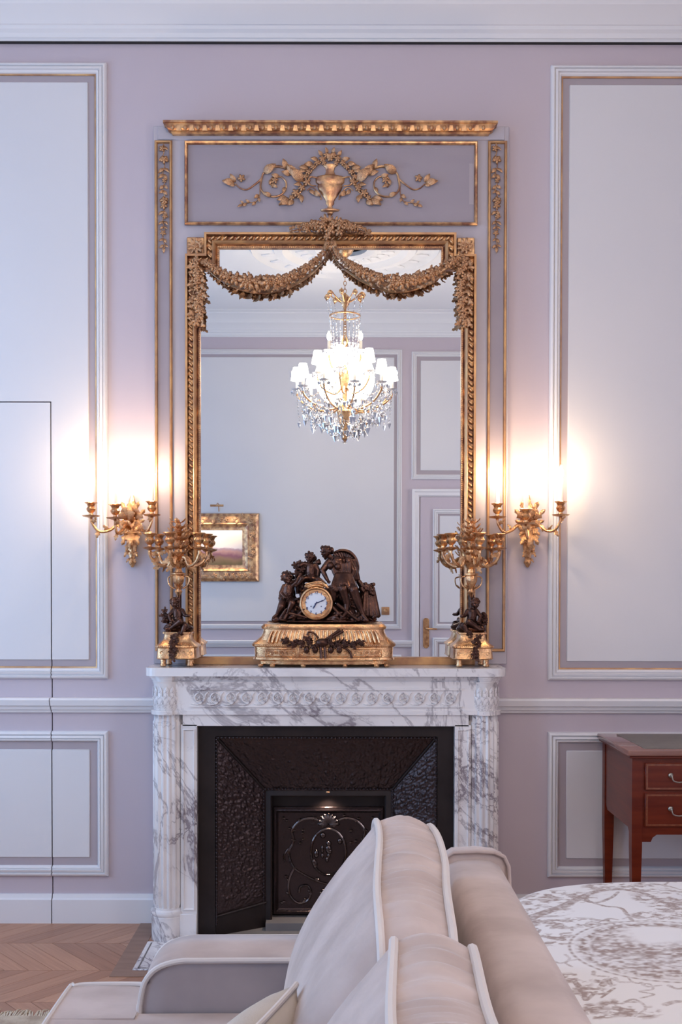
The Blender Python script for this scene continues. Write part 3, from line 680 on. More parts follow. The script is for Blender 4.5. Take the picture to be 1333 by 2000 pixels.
# iron insert
ii = thing('cast_iron_insert', 'black cast iron fireplace insert with splayed foliage panels', 'fireplace insert', (-.048, -.12, 0))
ox_, oz_, nx_, nz_ = (-.503, .412), .833, (-.303, .227), .585
def ring_face(b, outer, inner, yo, yi):
    (a0, a1, at), (c0, c1, ct) = outer, inner
    return b
MB().prism([(-.573, 0), (-.573, .880), (.478, .880), (.478, 0), (ox_[1], 0), (ox_[1], oz_), (ox_[0], oz_), (ox_[0], 0)], -.195, -.20, 'y').obj('flat_frame', M['iron'], ii)
def splay(quad, nm, nu=70, nv=26):
    # quad: 4 corners (outer a, outer b, inner b, inner a); chased foliage relief as displaced geometry
    A, B, Cc, Dd = [Vector(q) for q in quad]; nn = (B-A).cross(Dd-A).normalized(); nn = nn if nn.y < 0 else -nn
    b = MB(); G_ = []
    for j in range(nv+1):
        row = []
        for i in range(nu+1):
            u, v = i/nu, j/nv; p = (A.lerp(B, u)).lerp(Dd.lerp(Cc, u), v)
            e = min(1, min(v, 1-v)*9, min(u, 1-u)*14)
            q = p*60; f = abs(noise.noise(q+Vector((3, 1, 7))))+.5*abs(noise.noise(q*2.1)); vv = noise.voronoi(p*80)[0]
            hgt = e*(.007*f+.005*max(0, vv[1]-vv[0])*1.5)
            row.append(b.bm.verts.new(p+nn*hgt))
        G_.append(row)
    for j in range(nv):
        for i in range(nu): b.bm.faces.new((G_[j][i], G_[j][i+1], G_[j+1][i+1], G_[j+1][i]))
    return b.obj(nm, M['relief'], ii, ang=80)
yo, yi = -.192, -.075
splay([(ox_[0], yo, oz_), (ox_[1], yo, oz_), (nx_[1], yi, nz_), (nx_[0], yi, nz_)], 'top_splay', 210, 62)
splay([(ox_[0], yo, .085), (ox_[0], yo, oz_), (nx_[0], yi, nz_), (nx_[0], yi, .11)], 'side_splay', 170, 54)
splay([(ox_[1], yo, .085), (ox_[1], yo, oz_), (nx_[1], yi, nz_), (nx_[1], yi, .11)], 'side_splay', 170, 54)
for s in (0, 1):
    b = MB(); A = [(ox_[s], yo, 0), (ox_[s], yo, .085), (nx_[s], yi, .11), (nx_[s], yi, 0)]
    b.bm.faces.new([b.bm.verts.new(p) for p in A]); b.bm.faces.new([b.bm.verts.new((p[0], p[1]+.02, p[2])) for p in A]); b.obj('splay_plinth', M['iron'], ii)
    MB().tube([(ox_[s], yo-.004, .085), (nx_[s], yi-.004, .11)], .006, 8).obj('plinth_bead', M['iron'], ii)
    MB().tube([(ox_[s], yo-.003, oz_), (nx_[s], yi-.003, nz_)], .005, 8).obj('mitre_rib', M['iron'], ii)
def beadrow(nm, pts, step, r):
    acc = MB()
    for a, b_ in zip(pts, pts[1:]):
        a, b_ = Vector(a), Vector(b_); n = int((b_-a).length/step)
        for i in range(n): acc.ell(a+(b_-a)*((i+.5)/n), r, 1)
    acc.tube([Vector(p)+Vector((0, .003, 0)) for p in pts], r*.8, 6)
    acc.obj(nm, M['relief'], ii, kind='stuff')
beadrow('outer_beading', [(ox_[0]+.006, yo-.01, .05), (ox_[0]+.006, yo-.01, oz_-.006), (ox_[1]-.006, yo-.01, oz_-.006), (ox_[1]-.006, yo-.01, .05)], .0155, .0055)
beadrow('inner_beading', [(nx_[0]-.008, yi-.008, .10), (nx_[0]-.008, yi-.008, nz_+.008), (nx_[1]+.008, yi-.008, nz_+.008), (nx_[1]+.008, yi-.008, .10)], .014, .005)
MB().sweep([(nx_[0], 0), (nx_[0], nz_), (nx_[1], nz_), (nx_[1], 0)], [(0, 0), (0, -.012), (.026, -.012), (.026, .0), (.02, .006)], closed=False, y0=yi, left=-1, sgn=-1).obj('inner_frame', M['iron'], ii)
b = MB().box(nx_[0], nx_[1], -.012, -.016, 0, nz_+.01)
b.box(nx_[0]-.01, nx_[0]+.004, -.016, yi, 0, nz_).box(nx_[1]-.004, nx_[1]+.01, -.016, yi, 0, nz_).box(nx_[0], nx_[1], -.016, yi, nz_, nz_+.012).obj('firebox', M['iron'], ii)
MB().box(nx_[0]+.002, nx_[1]-.002, -.018, yi-.05, .0, .036).obj('hearth_sill', M['soot'], ii)
MB().box(-.572, .477, -.02, -.25, .0002, .0045).obj('floor_plate', M['soot'], ii)
# relief fireback, lit by a small downlight under the hood
MB().lathe([(.001, 0), (.022, 0), (.024, -.006), (.016, -.010), (.001, -.010)], (-.04, -.055, nz_-.002), 18).obj('hood_downlight', M['brass'], ii)
l = bpy.data.lights.new('hood_downlight', 'SPOT'); l.energy = 9; l.color = (1, .80, .64); l.spot_size = 2.4; l.spot_blend = 1; l.shadow_soft_size = .012
o = bpy.data.objects.new('hood_downlight', l); C.objects.link(o); o.location = (-.04, -.060, nz_-.018); o.rotation_euler = (-.25, 0, 0)
fb = MB().box(nx_[0]+.028, nx_[1]-.028, -.022, -.034, .045, .508, .003, 1).obj('fireback', M['relief'], ii)
fc = (nx_[0]+nx_[1])/2; FY = -.036
MB().sweep(rect(nx_[0]+.036, nx_[1]-.036, .055, .498), [(0, 0), (0, .008), (.006, .010), (.010, .004), (.016, 0)], y0=-.034).obj('fireback_border', M['relief'], fb)
FBm = mat('polished_black_iron', (.11, .085, .08), .15, 1, bump=.3, bscale=60)
def ftube(pts, r, n=6): MB().tube(smooth([(fc+x, FY, z) for x, z in pts], 6), r, 8).obj('relief_scroll', FBm, fb)
el = [(.075*math.cos(a), .315+.10*math.sin(a)) for a in [2*PI*k/28 for k in range(28)]]
MB().tube([(fc+x, FY, z) for x, z in el], .006, 8, closed=True).obj('oval_medallion', FBm, fb)
for s in (-1, 1):
    ftube([(s*.03, .445), (s*.07, .46), (s*.12, .45), (s*.155, .41), (s*.15, .36), (s*.17, .31), (s*.15, .25), (s*.11, .22), (s*.05, .19), (0, .175)], .006)
    ftube([(s*.15, .24), (s*.17, .19), (s*.165, .13), (s*.13, .095), (s*.09, .105), (s*.075, .14), (s*.09, .17), (s*.12, .165), (s*.125, .14)], .006)
    ftube([(s*.17, .33), (s*.19, .30), (s*.185, .27)], .004)
    for x, z in ((.155, .41), (.15, .36), (.165, .31), (.14, .24), (.165, .15), (.10, .10), (.075, .14), (.12, .455), (.06, .46), (.175, .20), (.05, .20), (.03, .15), (.10, .40), (.11, .36), (.19, .46), (.19, .09)):
        for q in range(2): MB().ell((fc+s*(x+R.uniform(-.012, .012)), FY-.001, z+R.uniform(-.012, .012)), (.009, .006, .007), 1).obj('relief_boss', FBm, fb)
LFB = leaf_mesh(FBm, 1, 'relief_leaf')
for k in range(9): place(LFB, 'relief_leaf', fb, (fc, FY, .435), .05, PI*k/8)
for k in range(22):
    q = Vector((R.gauss(0, .028), 0, R.gauss(0, .036))); MB().ell((fc+q.x, FY, .315+q.z), (R.uniform(.007, .014), .007, R.uniform(.01, .02)), 2).obj('relief_figure', FBm, fb) if k < 12 else None

# ================================================================== METALWARE HELPERS
def cup(b, c, s=1, pan=1):       # scalloped candle cup with drip pan
    b.lathe([(r*s, z*s) for r, z in ((.003, -.012), (.006, -.006), (.026*pan, -.002), (.030*pan, .002), (.022*pan, .003), (.007, .005), (.006, .010), (.013, .016), (.016, .024), (.011, .032), (.015, .040), (.022, .044), (.020, .046), (.012, .046))], c, 20, flute=10, fd=.0015*s)
    return b
def leafring(par, c, r, s, n, k='brass', down=False, a0=0):
    for i in range(n):
        a = 2*PI*i/n+a0
        mw = Matrix.Translation(c) @ Matrix.Rotation(a, 4, 'Z') @ Matrix.Translation((r, 0, 0)) @ Matrix.Rotation(PI/2 if down else -PI/2, 4, 'Y') @ Matrix.Rotation(PI/2 if 0 else 0, 4, 'X') @ Matrix.Rotation(PI/2, 4, 'X') @ Matrix.Diagonal((s, s, s, 1))
        link('leaf', ACAN[k], None, par, mw)
# ------------------------------------------------------------------ wall sconces
def sconce(label, cx, arms, rot):
    root = thing('wall_sconce', label, 'sconce', (W(cx, 1040, 0).x, -.003, W(cx, 1040).z), 'gilt bronze candle sconces flanking the mirror')
    zf = lambda y: W(cx, y, .04).z; X0 = W(cx, 1040, .03).x
    prof = [(1108, 2), (1104, 5), (1098, 8), (1092, 5), (1084, 8), (1074, 9), (1062, 11), (1048, 14), (1036, 17), (1024, 17), (1012, 12), (1000, 8), (988, 8), (976, 6), (966, 3)]
    b = MB(); b.lathe([(w/455, zf(y)) for y, w in prof], (X0, -.012, 0), 18, sy=.8, flute=6, fd=.003)
    bp = b.obj('back_plate', M['brass'], root)
    for y, w, a, s in ((1020, 0, PI/2, .12), (1010, -4, 2.0, .10), (1010, 4, 1.14, .10), (1015, -8, 2.4, .09), (1015, 8, .74, .09), (1025, -6, 2.8, .075), (1025, 6, .34, .075),
                       (1030, -6, -2.3, .07), (1030, 6, -.84, .07), (1040, -8, -1.9, .085), (1040, 8, -1.24, .085), (1035, 0, -PI/2, .12), (1060, -5, -1.8, .06), (1060, 5, -1.34, .06),
                       (1075, -5, -2.1, .05), (1075, 5, -1.04, .05), (1088, 0, -PI/2, .045), (1090, -3, -2.2, .035), (1090, 3, -.94, .035)):
        place(ACAN['brass'], 'leaf', bp, W(cx+w, y, .048), s*.78, a, -.35, R.uniform(-.3, .3), .95)
    for y, s in ((1058, .022), (1070, .018), (1080, .016), (1040, .028)): place(FLOW['brass'], 'flower', bp, W(cx, y, .058), s*1.3)
    for (ax, ay, d, sz) in arms:
        tip = W(ax, ay, d); st = W(cx+(ax-cx)*.12, 1032, .04)
        dx = tip.x-st.x
        mid = [st, st+Vector((dx*.25, -(d-.04)*.25, .012)), st+Vector((dx*.5, -(d-.04)*.55, -.012)), Vector((tip.x-dx*.22, tip.y+.012, tip.z-.062)), Vector((tip.x-dx*.03, tip.y, tip.z-.030)), tip+Vector((0, 0, -.008))]
        sp = smooth(mid, 6); n = len(sp); ar = MB().tube(sp, [.0085-.004*i/n for i in range(n)], 8).obj('arm', M['brass'], root)
        sg = 1 if dx > 0 else -1
        for k, t in enumerate((.2, .42, .62, .8)):
            p = sp[int(t*(n-1))]; place(ACAN['brass'], 'leaf', ar, p, .034, (PI*.5+R.uniform(-.9, .9)) if k % 2 else (-PI*.5+R.uniform(-.5, .9)), -.3, R.uniform(-1, 1), 1.2)
        cup(MB(), tip, sz).obj('candle_cup', M['brass'], root)
        top = tip+Vector((0, 0, .044*sz))
        cn = MB().lathe([(.0095, 0), (.0095, .088), (.008, .092), (.004, .094)], top, 16).obj('candle_tube', M['candle'], root)
        bl = MB().lathe([(.004, 0), (.007, .006), (.0125, .022), (.011, .036), (.005, .052), (.001, .060)], top+Vector((0, 0, .093)), 14).obj('candle_bulb', M['bulb'], cn)
        point('candle_light', top+Vector((0, -.004, .125)), SCONCE_W, (1, .70, .42), .016)
    return root
SCONCE_W = 6.5
sconce('gilt bronze three-candle wall sconce left of the overmantel mirror', 257, [(178, 1008, .13, 1.25), (225, 1012, .20, 1.25), (297, 1006, .13, 1.25)], 0)
sconce('gilt bronze three-candle wall sconce right of the overmantel mirror', 1033, [(972, 1010, .13, 1.25), (1028, 1022, .22, 1.3), (1096, 1006, .12, 1.25)], 0)
# ------------------------------------------------------------------ figures: joined tapering limbs, remeshed into one skin
def figure(parts, name, m, parent, voxel=.0016, sm=2):
    b = MB()
    for q in parts:
        if q[0] == 'c':
            a, c_, r0, r1 = Vector(q[1]), Vector(q[2]), q[3], q[4]
            b.ell(a, r0, 2); b.ell(c_, r1, 2)
            if (c_-a).length > 1e-5: b.tube([a, c_], [r0, r1], 12)
        elif q[0] == 'e': b.ell(q[1], q[2], 2, q[3] if len(q) > 3 else None)
    me = b.mesh('tmp', m)
    o = bpy.data.objects.new('tmp', me); C.objects.link(o)
    md = o.modifiers.new('r', 'REMESH'); md.mode = 'VOXEL'; md.voxel_size = voxel
    s_ = o.modifiers.new('s', 'SMOOTH'); s_.factor = .5; s_.iterations = sm
    dg = bpy.context.evaluated_depsgraph_get(); dg.update()
    nm = bpy.data.meshes.new_from_object(o.evaluated_get(dg)); bpy.data.objects.remove(o)
    nm.polygons.foreach_set('use_smooth', [True]*len(nm.polygons)); nm.name = name
    if len(nm.materials) == 0: nm.materials.append(m)
    return link(name, nm, m, parent)
def head(c, r, face, tilt=0, hair=1, bun=None, rr=None):
    # skull, brow, nose, mouth, chin, ears, eye hollows read as brow/cheek relief; face = direction the face looks (unit-ish)
    c = Vector(c); f = Vector(face).normalized(); up = Vector((0, 0, 1)); sd = f.cross(up).normalized(); up = sd.cross(f).normalized()
    rr = rr or R
    q = [('e', c, (r*.86, r*.86, r)), ('e', c+f*r*.30-up*r*.35, (r*.62, r*.62, r*.68)), ('c', c+f*r*.86+up*r*.05, c+f*r*1.02-up*r*.22, r*.10, r*.16),
         ('c', c+f*r*.80-up*r*.50+sd*r*.16, c+f*r*.80-up*r*.50-sd*r*.16, r*.11, r*.11), ('e', c+f*r*.66-up*r*.82, (r*.24,)*3),
         ('c', c+f*r*.78+up*r*.20+sd*r*.45, c+f*r*.84+up*r*.20-sd*r*.45+f*0, r*.12, r*.12), ('e', c+f*r*.58-up*r*.28+sd*r*.38, (r*.26,)*3), ('e', c+f*r*.58-up*r*.28-sd*r*.38, (r*.26,)*3),
         ('e', c+sd*r*.86-up*r*.08, (r*.16, r*.16, r*.26)), ('e', c-sd*r*.86-up*r*.08, (r*.16, r*.16, r*.26))]
    if hair:
        for k in range(34):
            v = Vector((rr.gauss(0, 1), rr.gauss(0, 1), rr.gauss(0, 1))).normalized()
            if v.dot(f) > .35 and v.dot(up) < .62: continue
            if v.dot(up) < -.45: continue
            q.append(('e', c+Vector((v.x*r*.86, v.y*r*.86, v.z*r*.96)), (r*.26,)*3))
    if bun: q.append(('e', c+Vector(bun), (r*.5,)*3))
    return q
def limb(pts, rs): return [('c', a, b_, r0, r1) for a, b_, r0, r1 in zip(pts, pts[1:], rs, rs[1:])]
def hand(p, d, s):
    p = Vector(p); d = Vector(d).normalized(); sd = d.cross(Vector((0, 1, 0))); sd = sd.normalized() if sd.length > .1 else Vector((1, 0, 0))
    q = [('e', p, (s*.9, s*.8, s*.9))]
    for k in range(4): q.append(('c', p+sd*(k-1.5)*s*.42, p+d*s*(1.5+.25*(k in (1, 2)))+sd*(k-1.5)*s*.5, s*.24, s*.18))
    q.append(('c', p+sd*s*.6, p+d*s*.8+sd*s*1.25, s*.26, s*.2)); return q

# ================================================================== MANTEL CLOCK
KD = (D-.15)/F; ZM = 1.1195
def cp(px, py, y=0): v = W(px, py, .15); return Vector((v.x, -.15+y, v.z+ZM-W(640, 1300, .15).z*1.0)) if 0 else Vector((v.x, -.15+y, v.z))
ZM = .0+1.119
ck = thing('mantel_clock', 'large bronze figure clock with white dial on a gilt base, centre of the mantel', 'clock', (cp(633, 1300).x, -.15, ZM))
cc = cp(633, 1300).x
def zc(py): return max(ZM, ZM+(1303-py)*KD*.985)
lev = [(1297, 126, .085), (1291, 127, .086), (1290, 134, .092), (1288, 137, .094), (1284, 136, .093), (1283, 134, .091), (1264, 135, .092), (1262, 139, .095), (1258, 140, .096), (1255, 137, .093), (1250, 130, .088), (1243, 123, .083), (1236, 119, .080), (1229, 118, .079), (1228, 121, .082), (1224, 122, .083), (1221, 119, .081), (1219, 117, .08)]
b = MB(); rings = []
for py, w, dp in lev:
    ring = []
    for k in range(96):
        t = 2*PI*k/96; n_ = 5; e = (abs(math.cos(t))**n_+abs(math.sin(t))**n_)**(-1/n_)
        q = math.cos(t)*e; x = q*w*KD; y = math.sin(t)*e*dp
        if abs(q) > .72 and py > 1246: y *= .9
        ring.append(b.bm.verts.new((cc+x, -.15+y, zc(py))))
    rings.append(ring)
for A, B in zip(rings, rings[1:]):
    for k in range(96): b.bm.faces.new((A[k], A[(k+1) % 96], B[(k+1) % 96], B[k]))
b.bm.faces.new(rings[0][::-1]); b.bm.faces.new(rings[-1])
cb = b.obj('clock_base', M['brass'], ck, ang=30)
ribs = MB()
for k in range(27):
    x = (k-13)*8.1; top = cp(633+x*.93, 1230).x
    ribs.tube([(top, -.15-.079, zc(1231)), (cc+x*KD*.97, -.15-.081, zc(1238)), (cc+x*KD, -.15-.086, zc(1247)), (cc+x*KD*1.02, -.15-.092, zc(1254))], [.0042, .0052, .006, .0045], 8)
ribs.obj('gadrooning', M['brass'], cb, kind='stuff')
for x0_, x1_ in ((-112, -52), (-48, 48), (52, 112)):
    pnl = MB().sweep(rect(cc+x0_*KD, cc+x1_*KD, zc(1283), zc(1266)), [(0, 0), (0, .003), (.002, .004), (.004, 0)], y0=-.241).obj('relief_panel', M['brass'], cb)
    n_ = int((x1_-x0_)/12)
    for k in range(n_):
        x = x0_+8+(x1_-x0_-14)*k/max(1, n_-1)
        MB().tube([(cc+x*KD+.009*t_*math.cos(t_*9)/1.0, -.243, (zc(1283)+zc(1266))/2+.009*t_*math.sin(t_*9)*(1 if k % 2 else -1)) for t_ in [.15+.85*i/14 for i in range(15)]], .0019, 5).obj('relief_scroll', M['brass'], pnl)
beads = MB()
for k in range(62): beads.ell((cc+(-124+4*k)*KD, -.244, zc(1260)), .0036, 1)
beads.obj('bead_row', M['brass'], cb, kind='stuff')
for x, y in ((-124, -.07), (124, -.07), (-40, -.08), (42, -.08), (-124, .06), (124, .06), (-100, -.08), (104, -.08)):
    MB().lathe([(.006, 0), (.011, .004), (.012, .008), (.009, .013)], (cc+x*KD*.98, -.15+y, ZM), 14).obj('foot', M['brass'], ck)
# trophy of dark bronze on the base
tf = MB().ell((cp(633, 1258).x-.006, -.252, zc(1254)), (.028, .014, .018), 2).obj('trophy', M['bronze'], ck)
rt = random.Random(5)
for s in (-1, 1):
    for k in range(9):
        x = s*(12+7.5*k); y = 1256+rt.uniform(-5, 5)-k*.3
        for j in range(3): place(ACAN['bronze'], 'leaf', tf, (cc-.004+x*KD, -.25, zc(y)), rt.uniform(.024, .036)*(1 if k < 7 else .75), (0 if s > 0 else PI)+rt.uniform(-1.1, 1.1), -.3, rt.uniform(-.9, .9), 1.3)
        if k % 2 == 0: place(FLOW['bronze'], 'flower', tf, (cc+x*KD, -.256, zc(y+1)), .03, rt.uniform(0, 6))
MB().tube(smooth([(cc+x*KD, -.252, zc(y)) for x, y in ((-10, 1246), (-18, 1236), (-28, 1234), (-31, 1240))], 5), .0042, 8).obj('horn', M['bronze'], tf)
MB().tube(smooth([(cc+x*KD, -.252, zc(y)) for x, y in ((20, 1262), (36, 1262), (50, 1272), (54, 1284))], 5), .005, 8).obj('ribbon', M['bronze'], tf)
for a, b_ in (((-6, 1262), (-4, 1284)), ((2, 1262), (4, 1283)), ((8, 1250), (38, 1231)), ((4, 1248), (32, 1229))):
    MB().tube([(cc+a[0]*KD, -.252, zc(a[1])), (cc+b_[0]*KD, -.252, zc(b_[1]))], [.005, .0065], 8).obj('quiver', M['bronze'], tf)
for x in (-32, 30, 14, -16): MB().ell((cc+x*KD, -.252, zc(1268)), (.012, .009, .016), 2).obj('pendant', M['bronze'], tf)
# rocky mound
def q3(px, py, y=0): return Vector((W(px, py, .15).x, -.15+y, zc(py)))
rk = []
rk.append(('e', q3(632, 1214), (.243, .074, .0115)))
for x0_, y0_, dy, r in ((540, 1210, -.04, .018), (560, 1208, .0, .024), (585, 1204, -.02, .030), (600, 1190, .02, .045), (640, 1195, .02, .05), (618, 1185, .03, .055), (660, 1200, -.02, .036), (680, 1200, 0, .04), (700, 1205, .01, .028), (585, 1180, .02, .032), (575, 1195, .01, .03),
                        (650, 1160, .03, .045), (672, 1165, .03, .045), (690, 1180, .03, .04), (600, 1160, .03, .036), (655, 1208, -.05, .018), (690, 1210, -.04, .02), (725, 1208, 0, .02), (670, 1140, .04, .035), (585, 1150, .03, .022)):
    rk.append(('e', q3(x0_, y0_, dy), (r, r*.8, r*.9)))
for k in range(46):
    x = R.uniform(528, 738); rk.append(('e', q3(x, R.uniform(1203, 1213), R.uniform(-.065, .0)), (R.uniform(.008, .02), R.uniform(.006, .012), R.uniform(.004, .011)), Matrix.Rotation(R.uniform(-.6, .6), 4, 'Y')))
for a, b_, r in (((650, 1185), (672, 1208), .008), ((660, 1180), (700, 1212), .009), ((560, 1196), (600, 1206), .008), ((575, 1208), (595, 1190), .007), ((640, 1210), (668, 1196), .008), ((548, 1210), (560, 1190), .008)):
    rk.append(('c', q3(*a, -.05), q3(*b_, -.06), r, r*.6))
figure(rk, 'rocky_mound', M['bronze'], ck, .0026, 1)
# woman: body one surface; dress and veil separate parts
def S(r): return r*KD*1.14
wm = head(q3(637, 1075, -.028), S(10), (-.75, -.55, -.42), bun=(S(9), .002, S(2)), rr=random.Random(2))
wm += limb([q3(641, 1083, -.02), q3(652, 1093, -.006)], [S(4.2), S(5)])
wm += limb([q3(657, 1098, 0), q3(662, 1112, -.002), q3(668, 1128, 0), q3(674, 1138, 0)], [S(13), S(12.5), S(11), S(16)])
wm += [('e', q3(646, 1104, -.026), (S(6),)*3), ('e', q3(660, 1106, -.028), (S(6),)*3)]
wm += limb([q3(643, 1096, -.006), q3(630, 1113, -.020), q3(639, 1131, -.034)], [S(6), S(4.6), S(3.1)])+hand(q3(641, 1134, -.036), (.5, -.2, -1), S(2.7))
wm += limb([q3(681, 1094, .0), q3(692, 1114, -.012), q3(686, 1132, -.032)], [S(7), S(5), S(3.4)])+hand(q3(684, 1134, -.034), (-.6, -.2, -1), S(2.7))
wm += limb([q3(668, 1138, -.005), q3(670, 1150, -.055), q3(678, 1178, -.045), q3(676, 1196, -.052)], [S(12), S(8.5), S(6.2), S(3.6)])+limb([q3(676, 1197, -.052), q3(670, 1204, -.068)], [S(4), S(2.6)])
wm += limb([q3(682, 1138, -.005), q3(691, 1152, -.058), q3(700, 1180, -.052), q3(709, 1200, -.055)], [S(12), S(8.5), S(6.4), S(3.6)])+limb([q3(709, 1202, -.055), q3(717, 1211, -.068)], [S(4), S(2.6)])
figure(wm, 'seated_woman', M['bronze'], ck, .0013, 1)
dr = []
for k in range(17):
    t = k/16; x = 650+44*t
    dr.append(('c', q3(658+26*t, 1122, -.028), q3(x, 1146+7*math.sin(t*9), -.058), S(4.2), S(3.5)))
    if k in (0, 1, 2, 8, 9): dr.append(('c', q3(x, 1146, -.056), q3(x-2, 1172-4*(k > 2), -.045), S(3.4), S(2.4)))
for k in range(7): dr.append(('c', q3(648+6*k, 1098+R.uniform(0, 4), -.020), q3(656+4.5*k, 1124, -.024), S(3.4), S(3.6)))
for k in range(6): dr.append(('c', q3(672+4*k, 1094, .004), q3(690+2*k, 1130, .01), S(4), S(4)))
figure(dr, 'draped_dress', M['bronze'], ck, .0016, 1)
vl = MB()
vp = smooth([q3(x, y, .02) for x, y in ((652, 1080), (666, 1075), (682, 1078), (694, 1090), (700, 1106), (699, 1120), (693, 1130))], 6)
vl.tube(vp, [S(2.4+1.4*math.sin(i/7.)) for i in range(len(vp))], 8, flat=1.5)
n_ = len(vp)
for i in range(0, n_-3, 2):
    vl.tube([vp[i], q3(676, 1108, .035).lerp(vp[i], .4), q3(676, 1112, .03)], [S(3.2), S(5), S(3.5)], 8)
vl.obj('billowing_veil', M['bronze'], ck)
# right-hand draped basket
bk = []
for k in range(9):
    x = 706+3.6*k; bk.append(('c', q3(x*.55+722*.45, 1143+abs(k-4)*1.4, -.0), q3(x+4, 1202, -.018+.006*(k % 2)), S(3.6), S(4.6)))
for k in range(16): bk.append(('e', q3(R.uniform(706, 730), R.uniform(1140, 1160), -.02), (S(3.6),)*3))
bk += limb([q3(702, 1135, .01), q3(712, 1150, .005), q3(708, 1170, 0)], [S(4), S(5), S(6)])
figure(bk, 'draped_basket', M['bronze'], ck, .0018, 1)
# putti on the clock
p1 = head(q3(606, 1087, -.022), S(9.2), (-.25, -.9, -.25), rr=random.Random(4))
p1 += limb([q3(607, 1095, -.02), q3(608, 1102, -.016)], [S(4), S(5)])+limb([q3(608, 1106, -.015), q3(607, 1118, -.017), q3(608, 1128, -.012)], [S(9), S(9), S(9.6)])
p1 += limb([q3(600, 1101, -.018), q3(592, 1100, -.026), q3(588, 1104, -.03)], [S(4.2), S(3.2), S(2.6)])+hand(q3(586, 1104, -.031), (-1, 0, 0), S(2.3))
p1 += limb([q3(616, 1102, -.014), q3(622, 1114, -.018), q3(620, 1126, -.026)], [S(4.4), S(3.6), S(2.6)])+hand(q3(620, 1128, -.028), (0, -.2, -1), S(2.2))
p1 += limb([q3(604, 1129, -.015), q3(592, 1130, -.045), q3(584, 1140, -.04)], [S(7), S(5.5), S(3.2)])+limb([q3(583, 1141, -.04), q3(579, 1144, -.05)], [S(3), S(2.4)])
p1 += limb([q3(612, 1129, -.015), q3(622, 1132, -.048), q3(634, 1140, -.040)], [S(7), S(5.4), S(3.2)])
for k in range(6): p1.append(('c', q3(617, 1098, .0), q3(622+R.uniform(-2, 3), 1090+R.uniform(0, 8), .004), S(3), S(2)))
figure(p1, 'upper_putto', M['bronze'], ck, .0013, 1)
p2 = head(q3(561, 1127, -.02), S(10.2), (.45, -.85, .1), rr=random.Random(9))
p2 += limb([q3(562, 1136, -.018), q3(563, 1143, -.014)], [S(4), S(5)])+limb([q3(564, 1147, -.012), q3(563, 1158, -.014), q3(561, 1170, -.008)], [S(9.6), S(10), S(10.4)])
p2 += limb([q3(572, 1144, -.02), q3(580, 1137, -.03), q3(586, 1126, -.03)], [S(4.6), S(3.6), S(2.8)])+hand(q3(587, 1123, -.03), (.3, 0, 1), S(2.4))
p2 += limb([q3(556, 1145, -.016), q3(550, 1158, -.024), q3(558, 1167, -.038)], [S(4.6), S(3.8), S(2.8)])+hand(q3(560, 1168, -.039), (1, 0, -.2), S(2.3))
p2 += limb([q3(556, 1172, -.012), q3(551, 1184, -.045), q3(543, 1200, -.035)], [S(8), S(6.4), S(3.6)])+limb([q3(543, 1201, -.036), q3(536, 1206, -.05)], [S(3.6), S(2.6)])
p2 += limb([q3(568, 1172, -.012), q3(572, 1178, -.055), q3(563, 1198, -.05)], [S(8), S(6.2), S(3.6)])+limb([q3(562, 1199, -.05), q3(556, 1211, -.06)], [S(3.6), S(2.6)])
for k in range(7): p2.append(('c', q3(556, 1160, .004), q3(548+R.uniform(-3, 3), 1168+R.uniform(-6, 12), .0), S(3.6), S(2.6)))
figure(p2, 'left_putto', M['bronze'], ck, .0013, 1)
br = MB().tube(smooth([q3(x, y, .0) for x, y in ((582, 1160), (580, 1140), (583, 1122), (588, 1108))], 4), S(3.6), 8).obj('flowering_branch', M['bronze'], ck)
for k in range(30):
    t = R.random(); p = q3(582+8*t+R.uniform(-6, 6), 1140-34*t+R.uniform(-3, 3), R.uniform(-.02, .01))
    place(ACAN['bronze'], 'leaf', br, p, R.uniform(.02, .032), R.uniform(0, 6.2), -.3, R.uniform(-1, 1), 1.4)
for x, y in ((577, 1103), (586, 1100), (594, 1104), (581, 1108), (590, 1112), (580, 1120)): place(FLOW['bronze'], 'flower', br, q3(x, y, -.02), .034, R.uniform(0, 6))
# drum, bezel, dial, hands
dc = q3(618.5, 1178, -.055); RY = Matrix.Rotation(PI/2, 4, 'X')
def disc(prof, c, seg=48): return MB().lathe(prof, (0, 0, 0), seg), Matrix.Translation(c) @ RY
b, mw = disc([(.001, -.05), (.066, -.05), (.068, -.004), (.064, 0), (.001, 0)], dc); b.obj('clock_drum', M['bronze'], ck, mw=mw)
b, mw = disc([(.057, .0), (.068, .0), (.070, .004), (.067, .010), (.062, .012), (.058, .007), (.057, .004)], dc); bz = b.obj('bezel', M['brass'], ck, mw=mw)
b, mw = disc([(.001, .0), (.0585, .0), (.0585, .002), (.04, .0045), (.001, .006)], dc, 40); dl = b.obj('dial', M['enamel'], ck, mw=mw)
for h_ in range(1, 13):
    cv = bpy.data.curves.new('n', 'FONT'); cv.body = str(h_); cv.size = .0155; cv.extrude = .0002; cv.align_x = 'CENTER'; cv.align_y = 'CENTER'; cv.offset = .0004
    to = bpy.data.objects.new('n', cv); C.objects.link(to); dg = bpy.context.evaluated_depsgraph_get(); dg.update()
    nm = bpy.data.meshes.new_from_object(to.evaluated_get(dg)); bpy.data.objects.remove(to)
    nm.materials.clear(); nm.materials.append(M['ink']); a = PI/2-2*PI*h_/12
    link('numeral', nm, M['ink'], ck, Matrix.Translation(dc+Vector((.043*math.cos(a), -.0053, .043*math.sin(a)))) @ Matrix.Rotation(PI/2, 4, 'X'))
